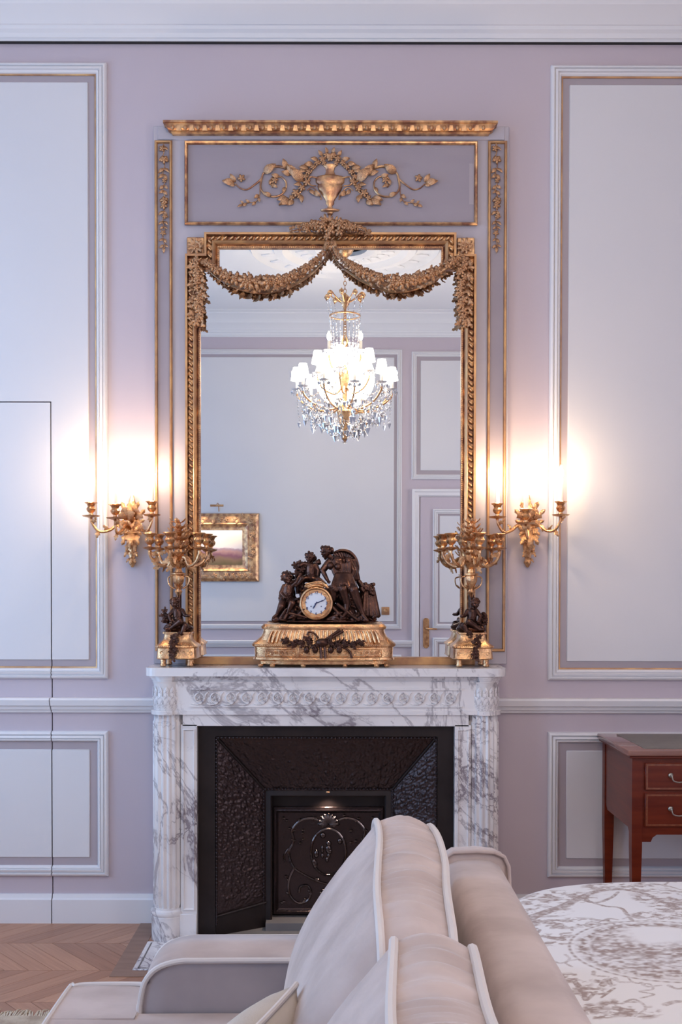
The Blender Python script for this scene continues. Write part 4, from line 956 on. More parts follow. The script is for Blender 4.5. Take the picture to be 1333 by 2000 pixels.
for L_, a, w in ((.040, PI/2-2*PI*11.2/60, .0016), (.026, PI/2-2*PI*(7.0/12), .0022)):
    b = MB(); v = Vector((math.cos(a), 0, math.sin(a))); c0 = dc+Vector((0, -.0085, 0)); b.tube([c0-v*.007, c0, c0+v*L_*.7, c0+v*L_], [w, w, w*1.3, w*.3], 6); b.ell(c0, .003, 1); b.ell(c0+v*L_*.62, .0034, 1); b.obj('clock_hand', M['ink'], ck)
for x in (-.021, .021): MB().ell(dc+Vector((x, -.0055, -.013)), .0028, 1).obj('winding_hole', M['ink'], ck)
b = MB()
b.tube(smooth([q3(x, y, -.06) for x, y in ((596, 1145), (606, 1143), (618, 1139), (630, 1140), (638, 1145), (642, 1148))], 5), [.004+.007*math.sin(PI*min(1, i/22)) for i in range(26)], 10)
b.tube(smooth([q3(x, y, -.068) for x, y in ((598, 1141), (612, 1138), (626, 1136), (634, 1141))], 5), .004, 8)
b.tube(smooth([q3(x, y, -.070) for x, y in ((602, 1147), (618, 1143), (632, 1146))], 5), .0035, 8)
b.obj('gilt_quiver', M['brass'], ck)

# ================================================================== CANDELABRA
def candelabrum(label, px, mir):
    s = -1 if mir else 1; DC = .155; k = (D-DC)/F
    x0_ = W(px, 1240, DC).x
    root = thing('candelabrum', label, 'candelabrum', (x0_, -DC, ZM), 'gilt bronze candelabra with seated putti on the mantel')
    def q(dx, py, y=0): return Vector((x0_+s*dx*k, -DC+y, max(ZM, ZM+(1303-py)*k*.985)))
    for dx, dy in ((-26, -.05), (26, -.05), (-22, .05), (22, .05)):
        MB().lathe([(.004, 0), (.012, .002), (.014, .008), (.010, .016), (.012, .024), (.010, .032)], q(dx, 1303, dy), 14, flute=6, fd=.002).obj('foot', M['brass'], root)
    b = MB(); L_ = [(1288, 37), (1286, 40), (1284, 39), (1266, 38), (1264, 41), (1261, 40), (1256, 33), (1250, 28), (1243, 26), (1239, 26), (1238, 29), (1235, 29), (1234, 27)]
    b.lathe([(w*k, q(0, y).z) for y, w in L_], (x0_, -DC, 0), 48, n=7, sy=.95)
    pl = b.obj('plinth', M['brass'], root, ang=30)
    pn = MB()
    for j in range(5): pn.tube([q(-28+14*j+4.6*t*math.cos(8*t), 1275+4.6*t*math.sin(8*t)/1, -38*k*.95-.0) for t in [.2+.8*i/12 for i in range(13)]], .0017, 5)
    for j in range(20): pn.ell(q(-38+4*j, 1262, -41*k*.93), .0028, 1)
    pn.obj('plinth_relief', M['brass'], pl)
    # putto
    p = head(q(-6, 1177, -.022), S(8.6), (.35, -.9, -.3), rr=random.Random(11))
    p += limb([q(-4, 1185, -.018), q(-2, 1191, -.014)], [S(3.8), S(4.6)])+limb([q(-1, 1195, -.014), q(0, 1205, -.016), q(1, 1216, -.010)], [S(8.6), S(8.4), S(9.4)])
    p += limb([q(-9, 1193, -.014), q(-17, 1203, -.02), q(-12, 1213, -.036)], [S(4.2), S(3.4), S(2.6)])+hand(q(-10, 1214, -.038), (1, 0, -.3), S(2.2))
    p += limb([q(8, 1193, -.014), q(14, 1202, -.024), q(20, 1203, -.036)], [S(4.2), S(3.4), S(2.6)])+hand(q(22, 1203, -.037), (1, 0, .2), S(2.2))
    p += limb([q(-4, 1218, -.014), q(8, 1214, -.055), q(-12, 1228, -.050)], [S(7.4), S(5.6), S(3.2)])+limb([q(-13, 1229, -.05), q(-20, 1229, -.058)], [S(3), S(2.2)])
    p += limb([q(6, 1220, -.012), q(16, 1222, -.045), q(10, 1238, -.052)], [S(7.4), S(5.6), S(3.4)])
    figure(p, 'putto', M['bronze'], root, .0013, 1)
    rkk = [('e', q(0, 1228, 0), (S(27), .045, S(9)))]+[('e', q(R.uniform(-22, 22), R.uniform(1220, 1231), R.uniform(-.04, .02)), (S(6), S(5), S(5))) for _ in range(16)]
    rkk += [('c', q(-2, 1236, .02), q(-1, 1150, .02), S(6), S(5))]+[('e', q(-24+R.uniform(-4, 4), R.uniform(1198, 1216), .0), (S(4.5),)*3) for _ in range(7)]
    rkm = figure(rkk, 'rocky_seat', M['bronze'], root, .0018, 1)
    for j in range(26):
        y = 1236+48*(j/26)**.9; w = 11*(1-j/30); place(ACAN['bronze'] if j % 3 else FLOW['bronze'], 'vine_leaf', rkm, q(-4+R.uniform(-w, w), y, -.098 if y > 1258 else -.072), R.uniform(.016, .026), -PI/2+R.uniform(-1.2, 1.2), -.2, R.uniform(-.6, .6), 1.5)
    for j in range(14): place(ACAN['bronze'], 'vine_leaf', rkm, q(-24+R.uniform(-7, 7), R.uniform(1196, 1218), -.01), R.uniform(.016, .026), R.uniform(0, 6), -.2, R.uniform(-1, 1), 1.5)
    # gilt stem: vase and branches
    b = MB(); vs = [(1166, 2), (1160, 5), (1156, 8), (1151, 5), (1147, 4), (1143, 7), (1135, 11), (1127, 12), (1123, 10), (1121, 14), (1119, 14), (1117, 8), (1110, 6), (1104, 12), (1101, 13), (1098, 8), (1090, 8), (1084, 12), (1080, 10), (1070, 6), (1060, 8), (1050, 12), (1046, 12), (1042, 5), (1034, 7), (1028, 9), (1024, 5), (1018, 4), (1012, 1)]
    b.lathe([(w*k, q(0, y).z) for y, w in vs], (x0_+0, -DC, 0), 20, flute=8, fd=.0025)
    st = b.obj('stem', M['brass'], root)
    for a_ in (-1, 1): MB().tube(smooth([q(a_*10, 1124), q(a_*20, 1128), q(a_*18, 1142), q(a_*8, 1150)], 6), .003, 8).obj('vase_handle', M['brass'], st)
    for y, n_, s_ in ((1150, 6, .030), (1104, 8, .046), (1056, 9, .056), (1044, 7, .050), (1032, 6, .040), (1020, 5, .034), (1084, 8, .044), (1072, 7, .046)):
        for j in range(n_):
            a = 2*PI*j/n_+y; c_ = q(0, y)
            mw = Matrix.Translation(c_) @ Matrix.Rotation(a, 4, 'Z') @ Matrix.Translation((.010, 0, 0)) @ Matrix.Rotation(-.75, 4, 'Y') @ Matrix.Rotation(PI/2, 4, 'X') @ Matrix.Diagonal((s_, s_*.8, s_, 1))
            link('leaf', ACAN['brass'], None, st, mw)
    for j in range(6):
        a = 2*PI*j/6+.35*s; rr_ = 57*k*(1 if j % 2 else .98); ca, sa = math.cos(a), math.sin(a)*.78
        tip = Vector((x0_+ca*rr_, -DC+sa*rr_, q(0, 1071).z)); base_ = q(0, 1098)
        sp = smooth([base_, Vector((x0_+ca*rr_*.3, -DC+sa*rr_*.3, q(0, 1088).z)), Vector((x0_+ca*rr_*.5, -DC+sa*rr_*.5, q(0, 1104).z)), Vector((x0_+ca*rr_*.82, -DC+sa*rr_*.82, q(0, 1098).z)), Vector((x0_+ca*rr_, -DC+sa*rr_, q(0, 1082).z)), tip], 5)
        n_ = len(sp); ar = MB().tube(sp, [.0095-.004*i/n_ for i in range(n_)], 8).obj('arm', M['brass'], root)
        for t in (.25, .5, .68, .85):
            p_ = sp[int(t*(n_-1))]; mw = Matrix.Translation(p_) @ Matrix.Rotation(R.uniform(0, 6.3), 4, 'Z') @ Matrix.Rotation(R.uniform(-1.2, 1.2), 4, 'Y') @ Matrix.Diagonal((.042, .034, .046, 1)); link('leaf', ACAN['brass'], None, ar, mw)
        cup(MB(), tip+Vector((0, 0, .002)), 1.35, .72).obj('candle_cup', M['brass'], root)
    return root
candelabrum('gilt candelabrum with dark seated putto at the left end of the mantel', 349, 0)
candelabrum('gilt candelabrum with dark seated putto at the right end of the mantel', 921, 1)
# ================================================================== PAINTING (seen in the mirror)
pt = thing('oil_painting', 'gilt-framed landscape painting with pale sky, reflected at the left of the mirror', 'painting', (-1.19, YB+.01, 1.82))
PX0, PX1, PZ0, PZ1 = -1.66, -.727, 1.505, 2.135
pf = MB().sweep(rect(PX0, PX1, PZ0, PZ1), [(0, 0), (0, .02), (.006, .034), (.03, .05), (.06, .052), (.09, .045), (.10, .05), (.108, .045), (.13, .028), (.155, .022), (.155, 0)], y0=YB, sgn=1).obj('frame', M['gold'], pt, ang=25)
rr = random.Random(8)
for p, a in list(seg_iter([(PX0, PZ0), (PX1, PZ0), (PX1, PZ1), (PX0, PZ1), (PX0, PZ0+.001)], .052, .055, 1)):
    mw = Matrix.Translation((p.x, YB+.05, p.y)) @ Matrix.Rotation(PI, 4, 'Z') @ Matrix.Rotation(rr.uniform(0, 6), 4, 'Y') @ Matrix.Diagonal((.06, .03, .06, 1))
    link('carved_leaf', ACAN['gold'] if rr.random() < .6 else FLOW['gold'], None, pf, mw)
def canvas():
    m = bpy.data.materials.new('landscape_painting'); m.use_nodes = True; nt = m.node_tree; L = nt.links; b = nt.nodes['Principled BSDF']; b.inputs['Roughness'].default_value = .35
    tc = nt.nodes.new('ShaderNodeTexCoord'); sp = nt.nodes.new('ShaderNodeSeparateXYZ'); L.new(tc.outputs['Object'], sp.inputs[0])
    n = nt.nodes.new('ShaderNodeTexNoise'); n.inputs['Scale'].default_value = 9; n.inputs['Detail'].default_value = 5; L.new(tc.outputs['Object'], n.inputs['Vector'])
    a = nt.nodes.new('ShaderNodeMath'); a.operation = 'MULTIPLY_ADD'; a.inputs[1].default_value = .09; L.new(n.outputs['Fac'], a.inputs[0]); L.new(sp.outputs['Z'], a.inputs[2])
    r = nt.nodes.new('ShaderNodeMapRange'); r.inputs[1].default_value = PZ0+.2; r.inputs[2].default_value = PZ1-.1; L.new(a.outputs[0], r.inputs[0])
    c = nt.nodes.new('ShaderNodeValToRGB'); e = c.color_ramp.elements; e[0].position = 0; e[0].color = (.16, .12, .05, 1); e[1].position = 1; e[1].color = (.85, .80, .74, 1)
    for p_, cl in ((.16, (.28, .17, .10)), (.26, (.24, .10, .14)), (.36, (.48, .27, .25)), (.42, (.42, .30, .36)), (.46, (.80, .72, .72)), (.7, (.88, .80, .68))): x = e.new(p_); x.color = (*cl, 1)
    L.new(r.outputs[0], c.inputs[0]); L.new(c.outputs[0], b.inputs['Base Color']); return m
MB().box(PX0+.15, PX1-.15, YB, YB+.02, PZ0+.15, PZ1-.15).obj('canvas', canvas(), pt)
pl = thing('picture_light', 'small brass picture light over the oil painting, in the mirror', 'lamp', (-1.1, YB+.04, 2.16))
MB().tube(smooth([(-1.1, YB+.005, 2.15), (-1.1, YB+.05, 2.215), (-1.1, YB+.13, 2.22), (-1.1, YB+.17, 2.20)], 5), .004, 8).obj('lamp_arm', M['brass'], pl)
MB().tube([(-1.16, YB+.17, 2.195), (-1.04, YB+.17, 2.195)], .010, 12).obj('lamp_shade', M['brass'], pl)
for x in (-1.25, -.98):
    l = bpy.data.lights.new('picture_spot', 'SPOT'); l.energy = 11; l.color = (1, .76, .48); l.spot_size = 1.5; l.spot_blend = .6; l.shadow_soft_size = .03
    o = bpy.data.objects.new('picture_spot', l); C.objects.link(o); o.location = (x, YB+.19, 2.175); o.rotation_euler = (-.35, 0, 0)

# ================================================================== CHANDELIER (seen in the mirror)
cx_, cy_ = CH.x, CH.y
sc0 = (D+3.30-.09)/F
def cz(py): return H+(1152-py)*sc0+.002
ch = thing('crystal_chandelier', 'crystal and gilt chandelier with small glowing shades, reflected in the mirror', 'chandelier', (cx_, cy_, ZC))
MB().lathe([(.001, -.06), (.02, -.055), (.05, -.03), (.065, 0)], (cx_, cy_, ZC-.03), 24).obj('ceiling_canopy', M['brass'], ch)
lk = MB()
n_ = 9; z0_, z1_ = cz(578), ZC-.09
for k in range(n_):
    zz = z0_+(z1_-z0_)*(k+.5)/n_; h_ = (z1_-z0_)/n_*.62; o = (k % 2)*PI/2
    lk.tube([(cx_+.010*math.cos(a)*math.cos(o), cy_+.010*math.cos(a)*math.sin(o), zz+h_*math.sin(a)) for a in [2*PI*i/12 for i in range(12)]], .0028, 6, closed=True)
lk.obj('chain', M['brass'], ch)
MB().lathe([(r, cz(y)) for r, y in ((.002, 866), (.02, 860), (.012, 850), (.03, 838), (.05, 820), (.06, 808), (.03, 800), (.016, 790), (.022, 760), (.035, 745), (.018, 720), (.012, 690), (.028, 672), (.012, 660), (.010, 610), (.03, 598), (.045, 588), (.02, 582), (.006, 578))], (cx_, cy_, 0), 20).obj('stem', M['brass'], ch)
cr = MB(); crs = []
def crystal(b, p, s, l=2.2, sub=0):
    p = Vector(p); a = R.uniform(0, PI)
    vs_ = [b.bm.verts.new(p+Vector((s*math.cos(a+k*PI/3), s*math.sin(a+k*PI/3), s*.3))) for k in range(6)]
    t = b.bm.verts.new(p+Vector((0, 0, s*1.2))); d = b.bm.verts.new(p+Vector((0, 0, -s*l)))
    for k in range(6): b.bm.faces.new((vs_[k], vs_[(k+1) % 6], t)); b.bm.faces.new((vs_[(k+1) % 6], vs_[k], d))
A1, A2 = MB(), MB()
rc = random.Random(1)
def strand(p, q_, sag, n, s):
    p, q_ = Vector(p), Vector(q_)
    for i in range(n):
        t = (i+.5)/n; v = p.lerp(q_, t); v.z -= sag*4*t*(1-t); crystal(A1 if rc.random() < .6 else A2, v, s*rc.uniform(.8, 1.2), 1.3)
# crown with curled rosettes
crown = MB().tube([(cx_+.11*math.cos(a), cy_+.11*math.sin(a), cz(622)) for a in [2*PI*i/32 for i in range(32)]], .006, 8, closed=True).obj('crown', M['brass'], ch)
for k in range(8):
    a = 2*PI*k/8+.2; ca, sa = math.cos(a), math.sin(a)
    MB().tube(smooth([(cx_+r*ca, cy_+r*sa, cz(y)) for r, y in ((.03, 596), (.08, 588), (.125, 578), (.150, 584), (.135, 590))], 5), .0045, 7).obj('crown_scroll', M['brass'], crown)
    MB().ell((cx_+.132*ca, cy_+.132*sa, cz(584)), (.019,)*3, 2).obj('crown_rosette', M['brass'], crown)
    strand((cx_+.14*ca, cy_+.14*sa, cz(588)), (cx_+.11*ca, cy_+.11*sa, cz(622)), .0, 7, .0065)
for k in range(20):
    a = 2*PI*k/20; ca, sa = math.cos(a), math.sin(a)
    strand((cx_+.11*ca, cy_+.11*sa, cz(624)), (cx_+.10*ca, cy_+.10*sa, cz(672)), .0, 9, .0065)
    crystal(A2, (cx_+.10*ca, cy_+.10*sa, cz(680)), .013)
def arm(a, r_, zc_, zt, drop, shade, name='arm'):
    ca, sa = math.cos(a), math.sin(a)
    pts = [(cx_+.02*ca, cy_+.02*sa, cz(zc_)), (cx_+r_*.35*ca, cy_+r_*.35*sa, cz(zc_+14)), (cx_+r_*.75*ca, cy_+r_*.75*sa, cz(zc_+6)), (cx_+r_*.98*ca, cy_+r_*.98*sa, cz(zt+14)), (cx_+r_*ca, cy_+r_*sa, cz(zt))]
    ar = MB().tube(smooth(pts, 6), .0075, 8).obj(name, M['brass'], ch)
    t = Vector((cx_+r_*ca, cy_+r_*sa, cz(zt)))
    MB().lathe([(.006, -.006), (.03, .0), (.042, .008), (.036, .008), (.010, .004), (.010, .012)], t, 18, flute=9, fd=.002).obj('drip_pan', M['crystalb'], ar)
    MB().lathe([(.011, .01), (.011, .075), (.006, .078)], t, 12).obj('candle_tube', M['candle'], ar)
    if shade: MB().lathe([(.046, .07), (.047, .071), (.029, .165), (.028, .164)], t, 20).obj('lamp_shade', M['shade'], ar)
    else: MB().lathe([(.006, .078), (.016, .10), (.013, .12), (.002, .145)], t, 12).obj('bulb', M['bulb'], ar)
    for j in range(8):
        b_ = 2*PI*j/8; crystal(A1 if j % 2 else A2, t+Vector((.038*math.cos(b_), .038*math.sin(b_), -.016)), .010, 2.4)
    if drop:
        strand(t+Vector((0, 0, -.02)), (cx_+r_*.95*ca, cy_+r_*.95*sa, cz(zt+62)), 0, 9, .0075); crystal(A2, (cx_+r_*.95*ca, cy_+r_*.95*sa, cz(zt+66)), .016)
    return t
tips = []
for k in range(10): tips.append(arm(2*PI*k/10+.12, .345+.01*(k % 2), 792, 768-4*(k % 2), 1, 1))
for k in range(5): arm(2*PI*k/5+.5, .20, 760, 735, 0, 1)
for a in (PI*.93, .25, PI*1.45): arm(a, .12, 720, 692, 0, 0)
for i in range(10):
    strand(tips[i]+Vector((0, 0, -.02)), tips[(i+1) % 10]+Vector((0, 0, -.02)), .07, 14, .007)
    a = 2*PI*i/10+.12
    for r_, y, s in ((.30, 815, .017), (.24, 828, .02), (.17, 838, .02), (.10, 848, .019), (.27, 800, .015)):
        for q_ in range(2):
            b_ = a+q_*PI/10; crystal(A1 if q_ else A2, (cx_+r_*math.cos(b_), cy_+r_*math.sin(b_), cz(y+rc.uniform(-6, 6))), s)
    strand((cx_+.33*math.cos(a), cy_+.33*math.sin(a), cz(800)), (cx_+.05*math.cos(a), cy_+.05*math.sin(a), cz(855)), .02, 22, .0075)
for k in range(150):
    t = rc.random(); r_ = .33*math.sqrt(rc.random()); crystal(A1 if k % 2 else A2, (cx_+r_*math.cos(k*2.4), cy_+r_*math.sin(k*2.4), cz(792+(1-(r_/.36)**2)*62*t)), rc.uniform(.007, .015))
for k in range(60):
    a = rc.uniform(0, 6.28); crystal(A2, (cx_+.09*math.cos(a), cy_+.09*math.sin(a), cz(rc.uniform(685, 760))), rc.uniform(.007, .013))
MB().ell((cx_, cy_, cz(864)), .022, 3).obj('finial_ball', M['crystal'], ch)
A1.obj('crystal_drops', M['crystal'], ch, kind='stuff', ang=1); A2.obj('crystal_prisms', M['crystalb'], ch, kind='stuff', ang=1)
point('chandelier_light', (cx_, cy_, cz(742)), 95, (1, .82, .60), .22)
for k in (0, 2, 5, 7): point('chandelier_light', tips[k]+Vector((0, 0, .12)), 18, (1, .81, .59), .04)

# ================================================================== SOFA
sf = thing('velvet_sofa', 'pale grey-beige velvet sofa with contrast piping, seen from its side', 'sofa', (-.1, -2.95, 0))
def rbox(x0, x1, y0, y1, z0, z1, r, crown=0, nz=.004, seed=0, sub=(14, 14, 8)):
    b = bmesh.new(); nx, ny, nz_ = sub
    bmesh.ops.create_cube(b, size=2)
    bmesh.ops.subdivide_edges(b, edges=b.edges[:], cuts=max(sub), use_grid_fill=True)
    hx, hy, hz = (x1-x0)/2, (y1-y0)/2, (z1-z0)/2; c = Vector(((x0+x1)/2, (y0+y1)/2, (z0+z1)/2)); r = min(r, hx, hy, hz)
    for v in b.verts:
        def w(t): return math.copysign(1-(1-abs(t))**1.6, t)     # denser towards the edges
        p = Vector((w(v.co.x)*hx, w(v.co.y)*hy, w(v.co.z)*hz))
        q = Vector((max(-hx+r, min(hx-r, p.x)), max(-hy+r, min(hy-r, p.y)), max(-hz+r, min(hz-r, p.z)))); d = p-q
        if d.length > 1e-9: p = q+d.normalized()*r
        if crown and p.z > 0: p.z += crown*(1-(p.x/hx)**2)*(1-(p.y/hy)**2)
        n = noise.noise((p+Vector((seed, seed, 0)))*5)*nz
        p += Vector((0, 0, n)); v.co = c+p
    m_ = MB(); m_.merge(b); return m_
# frame back: sloping outer side, rolled top, raised cap at the far end
Y0, Y1 = -1.985, -3.86
b = MB()
sec = [(.262, .10), (.24, .55), (.250, .765), (.262, .790), (.285, .800), (.325, .803), (.358, .800), (.382, .788), (.394, .765), (.403, .6), (.41, .35), (.41, .06)]
b.prism([(x, z) for x, z in sec], Y0-.05, Y1+.05, 'y')
bevel_ = b.obj('sofa_back', M['velvet'], sf, ang=60)
b = MB()
for (yy, g) in ((0, 0),): pass
prof_cap = [(.255, .06), (.245, .55), (.250, .785), (.257, .808), (.274, .819), (.330, .821), (.372, .818), (.394, .808), (.405, .785), (.412, .6), (.416, .35), (.416, .06)]
b.prism(prof_cap, Y0+.005, Y0-.05, 'y'); e = [e for e in b.bm.edges if abs(e.verts[0].co.y-e.verts[1].co.y) < 1e-5]
bmesh.ops.bevel(b.bm, geom=e, offset=.010, segments=3, affect='EDGES', profile=.5); b.obj('back_end_panel', M['velvet'], sf, ang=60)
MB().tube([(x, Y0-.052, z) for x, z in prof_cap[1:-1]], .005, 8).obj('back_piping', M['velvet'], sf)
# arms
def armpad(ya, yb):
    b = MB(); xs = .30; L0 = -.445
    o = [(xs, .10), (xs, .60), (-.33, .60), (-.385, .592), (-.425, .565), (L0, .52), (L0, .10)]
    pts = [(xs, .10), (xs, .600)]+[(p.x, p.z) for p in smooth([(-.30, 0, .600), (-.36, 0, .598), (-.405, 0, .582), (-.432, 0, .550), (-.442, 0, .50)], 4)]+[(-.445, .10)]
    b.prism(pts, ya, yb, 'y'); e = [e for e in b.bm.edges if abs(e.verts[0].co.y-e.verts[1].co.y) < 1e-5]
    bmesh.ops.bevel(b.bm, geom=e, offset=.012, segments=3, affect='EDGES', profile=.5)
    a = b.obj('sofa_arm', M['velvets'], sf, ang=50)
    top = smooth([(.28, 0, .604), (-.1, 0, .604), (-.30, 0, .603), (-.36, 0, .601), (-.408, 0, .585), (-.436, 0, .552), (-.447, 0, .50)], 4)
    s = MB(); rg = []
    yy = [ya-.006*(1 if yb < ya else -1)*0, yb]
    for p in top:
        nrm = 0
        rg.append([s.bm.verts.new((p.x, ya+.002, p.z-.012)), s.bm.verts.new((p.x, ya-.004, p.z+.003)), s.bm.verts.new((p.x, (ya+yb)/2, p.z+.010)), s.bm.verts.new((p.x, yb+.004, p.z+.003)), s.bm.verts.new((p.x, yb-.002, p.z-.012))])
    for A, B in zip(rg, rg[1:]):
        for k in range(4): s.bm.faces.new((A[k], A[k+1], B[k+1], B[k]))
    s.obj('arm_top', M['velvet'], a, ang=80)
    for y in (ya+.001, yb-.001): MB().tube([(p.x, y, p.z-.004) for p in top]+[(-.452, y, .30), (-.452, y, .12)], .0065, 8).obj('arm_piping', M['piping'], a)
armpad(Y0, Y0-.158); armpad(Y1+.158, Y1)
MB().box(-.43, .40, Y0-.02, Y1+.02, .09, .30, .02).obj('sofa_base', M['velvets'], sf)
for x in (-.38, .35):
    for y in (Y0-.07, Y1+.07): MB().lathe([(.018, .0121), (.028, .06), (.03, .10)], (x, y, 0), 16).obj('leg', M['mahog'], sf)
# seat cushion reaching in front of the arm (T shape)
sm_ = rbox(-.64, .16, Y0-.165, (Y0+Y1)/2, .30, .482, .035, .016, .003, 1, (20,)*3)
sc1 = sm_.obj('seat_cushion', M['velvet'], sf, ang=80)
rbox(-.64, -.452, Y0+.0, Y0-.20, .30, .484, .035, .006, .003, 2, (10,)*3).obj('cushion_ear', M['velvet'], sc1, ang=80)
rbox(-.64, .16, (Y0+Y1)/2, Y1+.165, .30, .482, .035, .016, .003, 3, (14,)*3).obj('seat_cushion', M['velvet'], sf, ang=80)
pp = [(-.455, Y0-.178, .476), (-.458, Y0-.05, .484), (-.462, Y0-.012, .486), (-.50, Y0-.001, .485), (-.60, Y0-.002, .484), (-.632, Y0-.012, .483), (-.643, Y0-.045, .482), (-.643, -2.5, .481), (-.643, -2.9, .481)]
MB().tube(smooth(pp, 4), .0065, 8).obj('seat_piping', M['piping'], sc1)
# back cushions: two box cushions leaning on the back
def back_cushion(ya, yb, seed, zt0=.935):
    b = MB(); nu, L_ = 150, ya-yb; rows = []; cf, cr_ = [], []
    cv_ = 17
    for i in range(nu+1):
        u = i/nu; y = ya-L_*u; e = min(u, 1-u)*2
        ed = 1-(1-min(1, min(u, 1-u)/.11))**2.4         # corner rounding towards both ends
        zt = zt0-.045*(1-ed)-.012*(1-e)+.010*math.sin(u*7+seed)-.050*max(0, (u-.72)/.28)**2
        th = .112+.012*e
        xf = .076+.010*math.sin(u*5+seed)+.004*(1-e); xr = xf+th
        blg = (.25+.75*ed)
        row = []
        zb = .485
        for k in range(cv_+1):                            # front face, bottom to top
            t = k/cv_; x = (-.115)+(xf+.115)*t**1.15-.052*math.sin(PI*t)*blg; z = zb+(zt-zb)*t
            wr = .0035*noise.noise(Vector((t*3, y*6, seed)))+(.009*noise.noise(Vector((y*45-t*7, t*2.2, seed)))*max(0, t-.35))
            row.append((x+wr, y, z))
        nb = 14
        for k in range(1, nb):                             # boxing strip on top, gathered folds running across
            t = k/nb; x = xf+th*t; z = zt+.017*math.sin(PI*t)*blg
            yy = y+.05*(x-xf)*4*noise.noise(Vector((y*3, seed, 1)))+.012*noise.noise(Vector((x*12, y*4, seed))); fold = 1.7*(.0045*noise.noise(Vector((yy*34, x*5, seed*3.1)))+.0042*noise.noise(Vector((yy*75, x*7, seed)))*(1.25-t)+.0018*noise.noise(Vector((yy*150, x*9, seed))))*math.sin(PI*t)**.35
            row.append((x, y, z-.012*t+fold))
        for k in range(0, 8):                              # rear face
            t = k/7; row.append((xr+.02*math.sin(PI*t)*blg-.02*t, y, (zt-.012)+(zb-zt+.012)*t))
        rows.append([b.bm.verts.new(p) for p in row]); cf.append(Vector((xf-.002, y, zt+.003))); cr_.append(Vector((xr+.001, y, zt-.008)))
    n = len(rows[0])
    for A, B in zip(rows, rows[1:]):
        for k in range(n-1): b.bm.faces.new((A[k], A[k+1], B[k+1], B[k]))
        b.bm.faces.new((A[n-1], A[0], B[0], B[n-1]))
    for rw, s in ((rows[0], 1), (rows[-1], -1)):
        # closing side panel, slightly domed
        c0 = sum((v.co for v in rw), Vector())/n+Vector((0, s*.03, 0)); cv = b.bm.verts.new(c0)
        mid = [b.bm.verts.new(v.co.lerp(c0, .35)+Vector((0, s*.013, 0))) for v in rw]
        for k in range(n): b.bm.faces.new((rw[k], rw[(k+1) % n], mid[(k+1) % n], mid[k])); b.bm.faces.new((mid[k], mid[(k+1) % n], cv))
    o = b.obj('back_cushion', M['velvet'], sf, ang=75)
    def endpts(y, s, xx, zz, xb): return [Vector((xx-(xx-xb)*(1-t)**1.0-.05*math.sin(PI*t)*(.3 if xb < 0 else -.2), y+s*.002, .49+(zz-.49)*t)) for t in (0, .25, .5, .75, .93)]
    f = endpts(ya, 1, cf[0].x, cf[0].z, -.115)+cf+endpts(yb, -1, cf[-1].x, cf[-1].z, -.115)[::-1]
    MB().tube(f, .0075, 8).obj('cushion_piping', M['piping'], o)
    f = endpts(ya, 1, cr_[0].x, cr_[0].z, .17)+cr_+endpts(yb, -1, cr_[-1].x, cr_[-1].z, .17)[::-1]
    MB().tube(f, .0075, 8).obj('cushion_piping', M['piping'], o)
back_cushion(-2.165, -2.895, .3, .935)
back_cushion(-2.905, -3.66, 2.1, .925)
# throw pillows
def pillow(name, label, c, size, rz, rx, mt_, th=.07, group=None):
    b = MB(); n = 16; G1 = []
    for sgn in (1, -1):
        g = []
        for i in range(n+1):
            for j in range(n+1):
                u, v = 2*i/n-1, 2*j/n-1; pin = 1-.06*(1-abs(u)**2)*abs(v)**3-.0; 
                h_ = th*((1-u*u)*(1-v*v))**.45
                g.append(b.bm.verts.new((u*size/2*(1-.07*(1-v*v)), sgn*h_, v*size/2*(1-.07*(1-u*u)))))
        G1.append(g)
        for i in range(n):
            for j in range(n): b.bm.faces.new((g[i*(n+1)+j], g[i*(n+1)+j+1], g[(i+1)*(n+1)+j+1], g[(i+1)*(n+1)+j]))
    bmesh.ops.remove_doubles(b.bm, verts=b.bm.verts[:], dist=1e-5)
    root = thing(name, label, 'pillow', c)
    mw = Matrix.Translation(c) @ Matrix.Rotation(rz, 4, 'Z') @ Matrix.Rotation(rx, 4, 'X') @ Matrix.Rotation(PI/4*0, 4, 'Y')
    b.obj('pillow_cover', mt_, root, ang=80, mw=mw)
    s = size/2; e = [(-s, 0, -s), (s, 0, -s), (s, 0, s), (-s, 0, s)]; pts = []
    for k in range(4):
        a, b_ = Vector(e[k]), Vector(e[(k+1) % 4])
        for t in range(8): u = t/8; p = a.lerp(b_, u); m_ = 1-.07*4*u*(1-u); pts.append(Vector((p.x*(m_ if abs(a.x-b_.x) < 1e-6 else 1), 0, p.z*(m_ if abs(a.z-b_.z) < 1e-6 else 1))))
    MB().tube(pts, .005, 8, closed=True).obj('pillow_piping', M['piping'], root, mw=mw)
pillow('throw_pillow', 'cream throw pillow standing upright on the sofa seat, its corner in front', Vector((-.165, -2.82, .637)), .27, 1.25, .42, M['linen'])

